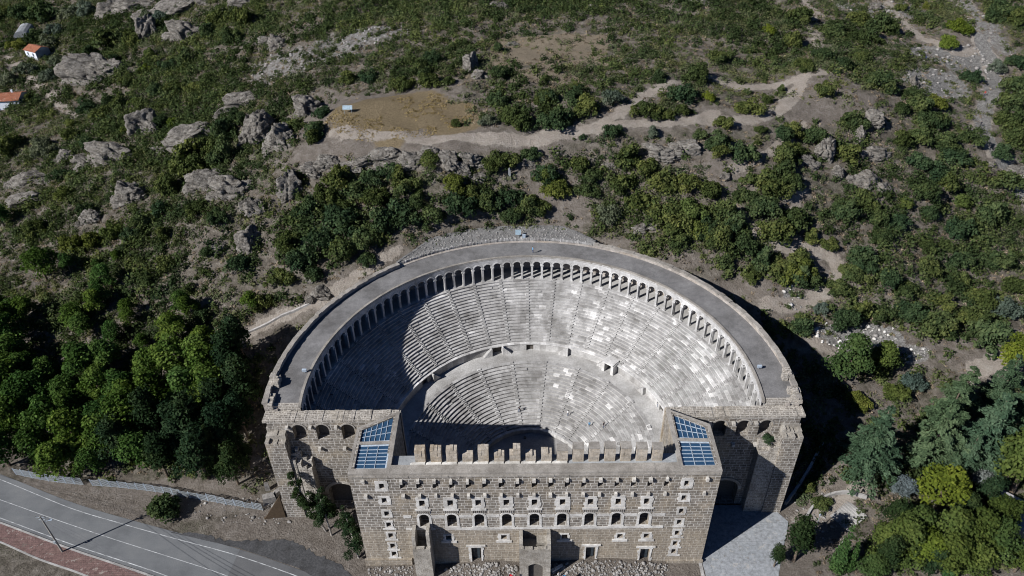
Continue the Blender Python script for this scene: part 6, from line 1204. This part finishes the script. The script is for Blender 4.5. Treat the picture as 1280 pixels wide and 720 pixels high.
bx_ = MB(); bx_.box(-.35, .35, -.25, .25, 0, .9); bx_.box(-.4, .4, -.3, .3, .9, .98); b = tag(bx_.build('utility_cabinet', M['metalwhite']), 'small pale cabinet right of the sign panel on the gallery crest', 'cabinet'); b.location = (-.9, 70.4, 26.6)
for x, y, z, lab in ((-43.8, 24.6, 26.12, 'white floodlight on the inner edge of the gallery roof, left end'), (43.6, 24.3, 26.12, 'white floodlight on the inner edge of the gallery roof, right end')):
    f_ = tag(empty('floodlight', (x, y, z)), lab, 'floodlight'); o = MB(); o.hexa([(-.4, -.22, .4), (.4, -.22, .4), (.4, .1, .3), (-.4, .1, .3), (-.45, -.3, .95), (.45, -.3, .95), (.4, .1, 1.0), (-.4, .1, 1.0)]); o.build('lamp_housing', M['metalwhite'], f_); o = MB(); o.tube((0, 0, 0), (0, 0, .45), .06, .06, 6); o.build('stand', M['steel'], f_)
for x, y, m, lab in ((-4.7, -4.6, 'red', 'red flag hanging from a pole left of the entrance porch'), (5.0, -4.9, 'blue', 'blue flag hanging from a pole right of the entrance porch')):
    f_ = tag(empty('flag', (x, y, hz(x, y))), lab, 'flag', 'flags beside the entrance porch'); o = MB(); o.tube((0, 0, -.2), (0, 0, 3.6), .05, .03, 6); o.build('flagpole', M['steel'], f_)
    o = MB(); P_ = [(.05 + .16 * i, .10 * math.sin(i * 1.3)) for i in range(5)]
    for a, b in zip(P_[:-1], P_[1:]): o.hexa([(*a, 2.0), (*b, 1.9), (b[0], b[1] + .03, 1.9), (a[0], a[1] + .03, 2.0), (*a, 3.5), (*b, 3.35), (b[0], b[1] + .03, 3.35), (a[0], a[1] + .03, 3.5)])
    o.build('cloth', M[m], f_)
sl = MB(); sl.hexa([(-.35, -.25, -.3), (.35, -.25, -.3), (.35, .25, -.3), (-.35, .25, -.3), (-.28, -.2, 1.7), (.28, -.2, 1.8), (.28, .2, 1.8), (-.28, .2, 1.7)]); sl.tube((0, 0, 1.7), (0, 0, 2.3), .25, .18, 8)
b = tag(sl.build('carved_stele', M['concrete']), 'pale upright carved stele among bushes behind the gallery', 'stele'); b.location = (-4.3, 86.2, hz(-4.3, 86.2))
o = MB(); o.box(-1.2, 1.2, -.25, .25, 0, .5); o.box(-.5, -.3, -.2, .2, .5, .75); b = tag(o.build('fallen_column_drum', M['white']), 'white fallen stone lying in the shadow right of the entrance porch', 'stone block'); b.location = (4.2, -1.6, hz(4.2, -1.6)); b.rotation_euler = (0, 0, .5)

# ------------------------------------------------------------------ people (a few pixels tall, each a single skinned body)
def person(x, y, z, rot, shirt, trousers, lab, stride=.18, arm=.1):
    root = tag(empty('person', (x, y, z), rot), lab, 'person')
    J = {'pel': (0, 0, .93), 'sp': (0, .01, 1.18), 'ch': (0, 0, 1.38), 'nk': (0, 0, 1.50), 'hd': (0, -.02, 1.64), 'ht': (0, 0, 1.74),
         'hl': (-.1, 0, .9), 'kl': (-.11, -stride * .5, .5), 'al': (-.11, -stride * .3, .09), 'tl': (-.11, -stride * .3 - .17, .04), 'hr': (.1, 0, .9), 'kr': (.11, stride * .2, .5), 'ar': (.11, stride * .9, .1), 'tr': (.11, stride * .9 - .16, .04),
         'sl': (-.18, 0, 1.41), 'el': (-.25, arm * .4, 1.14), 'wl': (-.26, -arm, .9), 'fl': (-.25, -arm - .03, .8), 'sr': (.18, 0, 1.41), 'er': (.25, 0, 1.14), 'wr': (.27, -arm * 1.4, .92), 'fr': (.27, -arm * 1.4 - .03, .82)}
    rad = dict(pel=.15, sp=.13, ch=.15, nk=.06, hd=.10, ht=.075, hl=.095, kl=.06, al=.042, tl=.04, hr=.095, kr=.06, ar=.042, tr=.04, sl=.065, el=.046, wl=.034, fl=.035, sr=.065, er=.046, wr=.034, fr=.035)
    E = [('pel', 'sp'), ('sp', 'ch'), ('ch', 'nk'), ('nk', 'hd'), ('hd', 'ht'), ('pel', 'hl'), ('hl', 'kl'), ('kl', 'al'), ('al', 'tl'), ('pel', 'hr'), ('hr', 'kr'), ('kr', 'ar'), ('ar', 'tr'), ('ch', 'sl'), ('sl', 'el'), ('el', 'wl'), ('wl', 'fl'), ('ch', 'sr'), ('sr', 'er'), ('er', 'wr'), ('wr', 'fr')]
    ks = list(J); me = bpy.data.meshes.new('body'); me.from_pydata([J[k] for k in ks], [(ks.index(a), ks.index(b)) for a, b in E], [])
    ob = bpy.data.objects.new('body', me); COL.objects.link(ob)
    sk = ob.modifiers.new('skin', 'SKIN'); sl_ = me.skin_vertices[0].data if me.skin_vertices else None
    if sl_ is None:
        import bmesh
        bm = bmesh.new(); bm.from_mesh(me); bm.verts.layers.skin.verify(); bm.to_mesh(me); bm.free(); sl_ = me.skin_vertices[0].data
    for i, k in enumerate(ks): sl_[i].radius = (rad[k], rad[k] * (.75 if k in ('pel', 'sp', 'ch') else 1)); sl_[i].use_root = k == 'pel'
    ss = ob.modifiers.new('sub', 'SUBSURF'); ss.levels = 1; ss.render_levels = 1
    dg = bpy.context.evaluated_depsgraph_get(); m2 = bpy.data.meshes.new_from_object(ob.evaluated_get(dg)); bpy.data.objects.remove(ob)
    m2.materials.clear()
    for m in (M['skin'], shirt, trousers, M['hair']): m2.materials.append(m)
    for p in m2.polygons:
        c = p.center; p.use_smooth = True
        p.material_index = 0 if c.z > 1.5 else (1 if c.z > .93 and (abs(c.x) < .22 or c.z > 1.12) else (0 if abs(c.x) > .19 else (2 if c.z > .09 else 3)))
    b = bpy.data.objects.new('body', m2); COL.objects.link(b); b.parent = root
    h = MB()
    for i in range(6):
        z0, z1 = 1.64 + .025 * i, 1.64 + .025 * (i + 1); r0, r1 = .118 * math.cos(i * .24), .118 * math.cos((i + 1) * .24); h.tube((0, .015, z0), (0, .015, z1), r0, r1, 10)
    h.build('hair', M['hair'], root)
def seat_z(x, y):
    r = math.hypot(x - CX, y - CY)
    if r > 42.4: return 20.02
    if r > UR0: return UZ0 + (int((r - UR0) / ((UR1 - UR0) / UN)) + 1) * (UZ1 - UZ0) / UN
    if r > LR1: return 8.99
    return LZ0 + (int((r - LR0) / ((LR1 - LR0) / LN)) + 1) * (LZ1 - LZ0) / LN
person(136.7, 131.3, hz(136.7, 131.3) + .05, .2, M['shirtred'], M['jeans'], 'person in a red shirt walking on the pale path at the right')
person(129.4, 116.8, hz(129.4, 116.8) + .05, 2.9, M['shirtdark'], M['shirtdark'], 'person in dark clothes further down the pale path at the right')
person(124.9, 147.7, hz(124.9, 147.7) + .05, 1.2, M['shirtdark'], M['jeans'], 'person in a dark top by the rubble clearing at the upper right')
person(1.1, 64.4, 26.36, 2.0, M['shirtblue'], M['jeans'], 'person in a blue shirt standing on the inner edge of the gallery roof')
for x, y, sh, lab in ((27.0, 31.0, 'shirtdark', 'person in dark clothes standing in the seats near the right glazed tower'), (-2.5, 35.3, 'shirtdark', 'person in dark clothes walking on the lower seats near the middle'), (8.2, 33.6, 'shirtwhite', 'person in a white shirt standing low on the right seats'), (12.6, 30.2, 'shirtblue', 'person in a blue shirt on the lowest seats right of the orchestra'), (15.5, 29.0, 'shirtdark', 'person in a dark shirt sat apart on the right lower seats')):
    person(x, y, seat_z(x, y) + .02, rnd.random() * 6, M[sh], M['jeans'], lab)
person(4.4, -3.2, hz(4.4, -3.2), .8, M['shirtwhite'], M['shirtwhite'], 'person in white walking in the shadow beside the entrance porch')

# ------------------------------------------------------------------ light, sky, camera
sun_dir = Vector((-1.151, -.75, 1.0)).normalized()            # towards the sun
sun = bpy.data.lights.new('sun', 'SUN'); sun.energy = 5.0; sun.angle = R_(.5); sun.color = (1, .98, .955)
so = bpy.data.objects.new('sun', sun); COL.objects.link(so); so.rotation_euler = (-sun_dir).to_track_quat('-Z', 'Y').to_euler()
w = bpy.data.worlds.new('World'); scn.world = w; w.use_nodes = True
sky = w.node_tree.nodes.new('ShaderNodeTexSky'); sky.sky_type = 'NISHITA'; sky.sun_disc = False
sky.sun_elevation = math.asin(sun_dir.z); sky.sun_rotation = math.atan2(sun_dir.x, sun_dir.y)
bg = w.node_tree.nodes['Background']; w.node_tree.links.new(sky.outputs[0], bg.inputs[0]); bg.inputs[1].default_value = .06; sky.air_density = .5; sky.dust_density = .1; sky.ozone_density = 8.0; sky.altitude = 1500
cam = bpy.data.cameras.new('camera'); co = bpy.data.objects.new('camera', cam); COL.objects.link(co)
fw = Vector((math.sin(YAW) * math.cos(PITCH), math.cos(YAW) * math.cos(PITCH), -math.sin(PITCH)))
ri = Vector((math.cos(YAW), -math.sin(YAW), 0)); up = ri.cross(fw)
ri, up = ri * math.cos(ROLL) + up * math.sin(ROLL), up * math.cos(ROLL) - ri * math.sin(ROLL)
mw = Matrix((( ri.x, up.x, -fw.x, CAM[0]), (ri.y, up.y, -fw.y, CAM[1]), (ri.z, up.z, -fw.z, CAM[2]), (0, 0, 0, 1)))
co.matrix_world = mw
cam.sensor_width = 36; cam.lens = 940.03 / 1280 * 36; cam.clip_start = 1; cam.clip_end = 12000
scn.camera = co
vs = scn.view_settings; vs.view_transform = 'Standard'; vs.look = 'None'; vs.exposure = .4; vs.gamma = 1; vs.use_curve_mapping = False
scn.cycles.filter_width = 1.05; scn.cycles.max_bounces = 5; scn.cycles.diffuse_bounces = 1; scn.cycles.transparent_max_bounces = 4
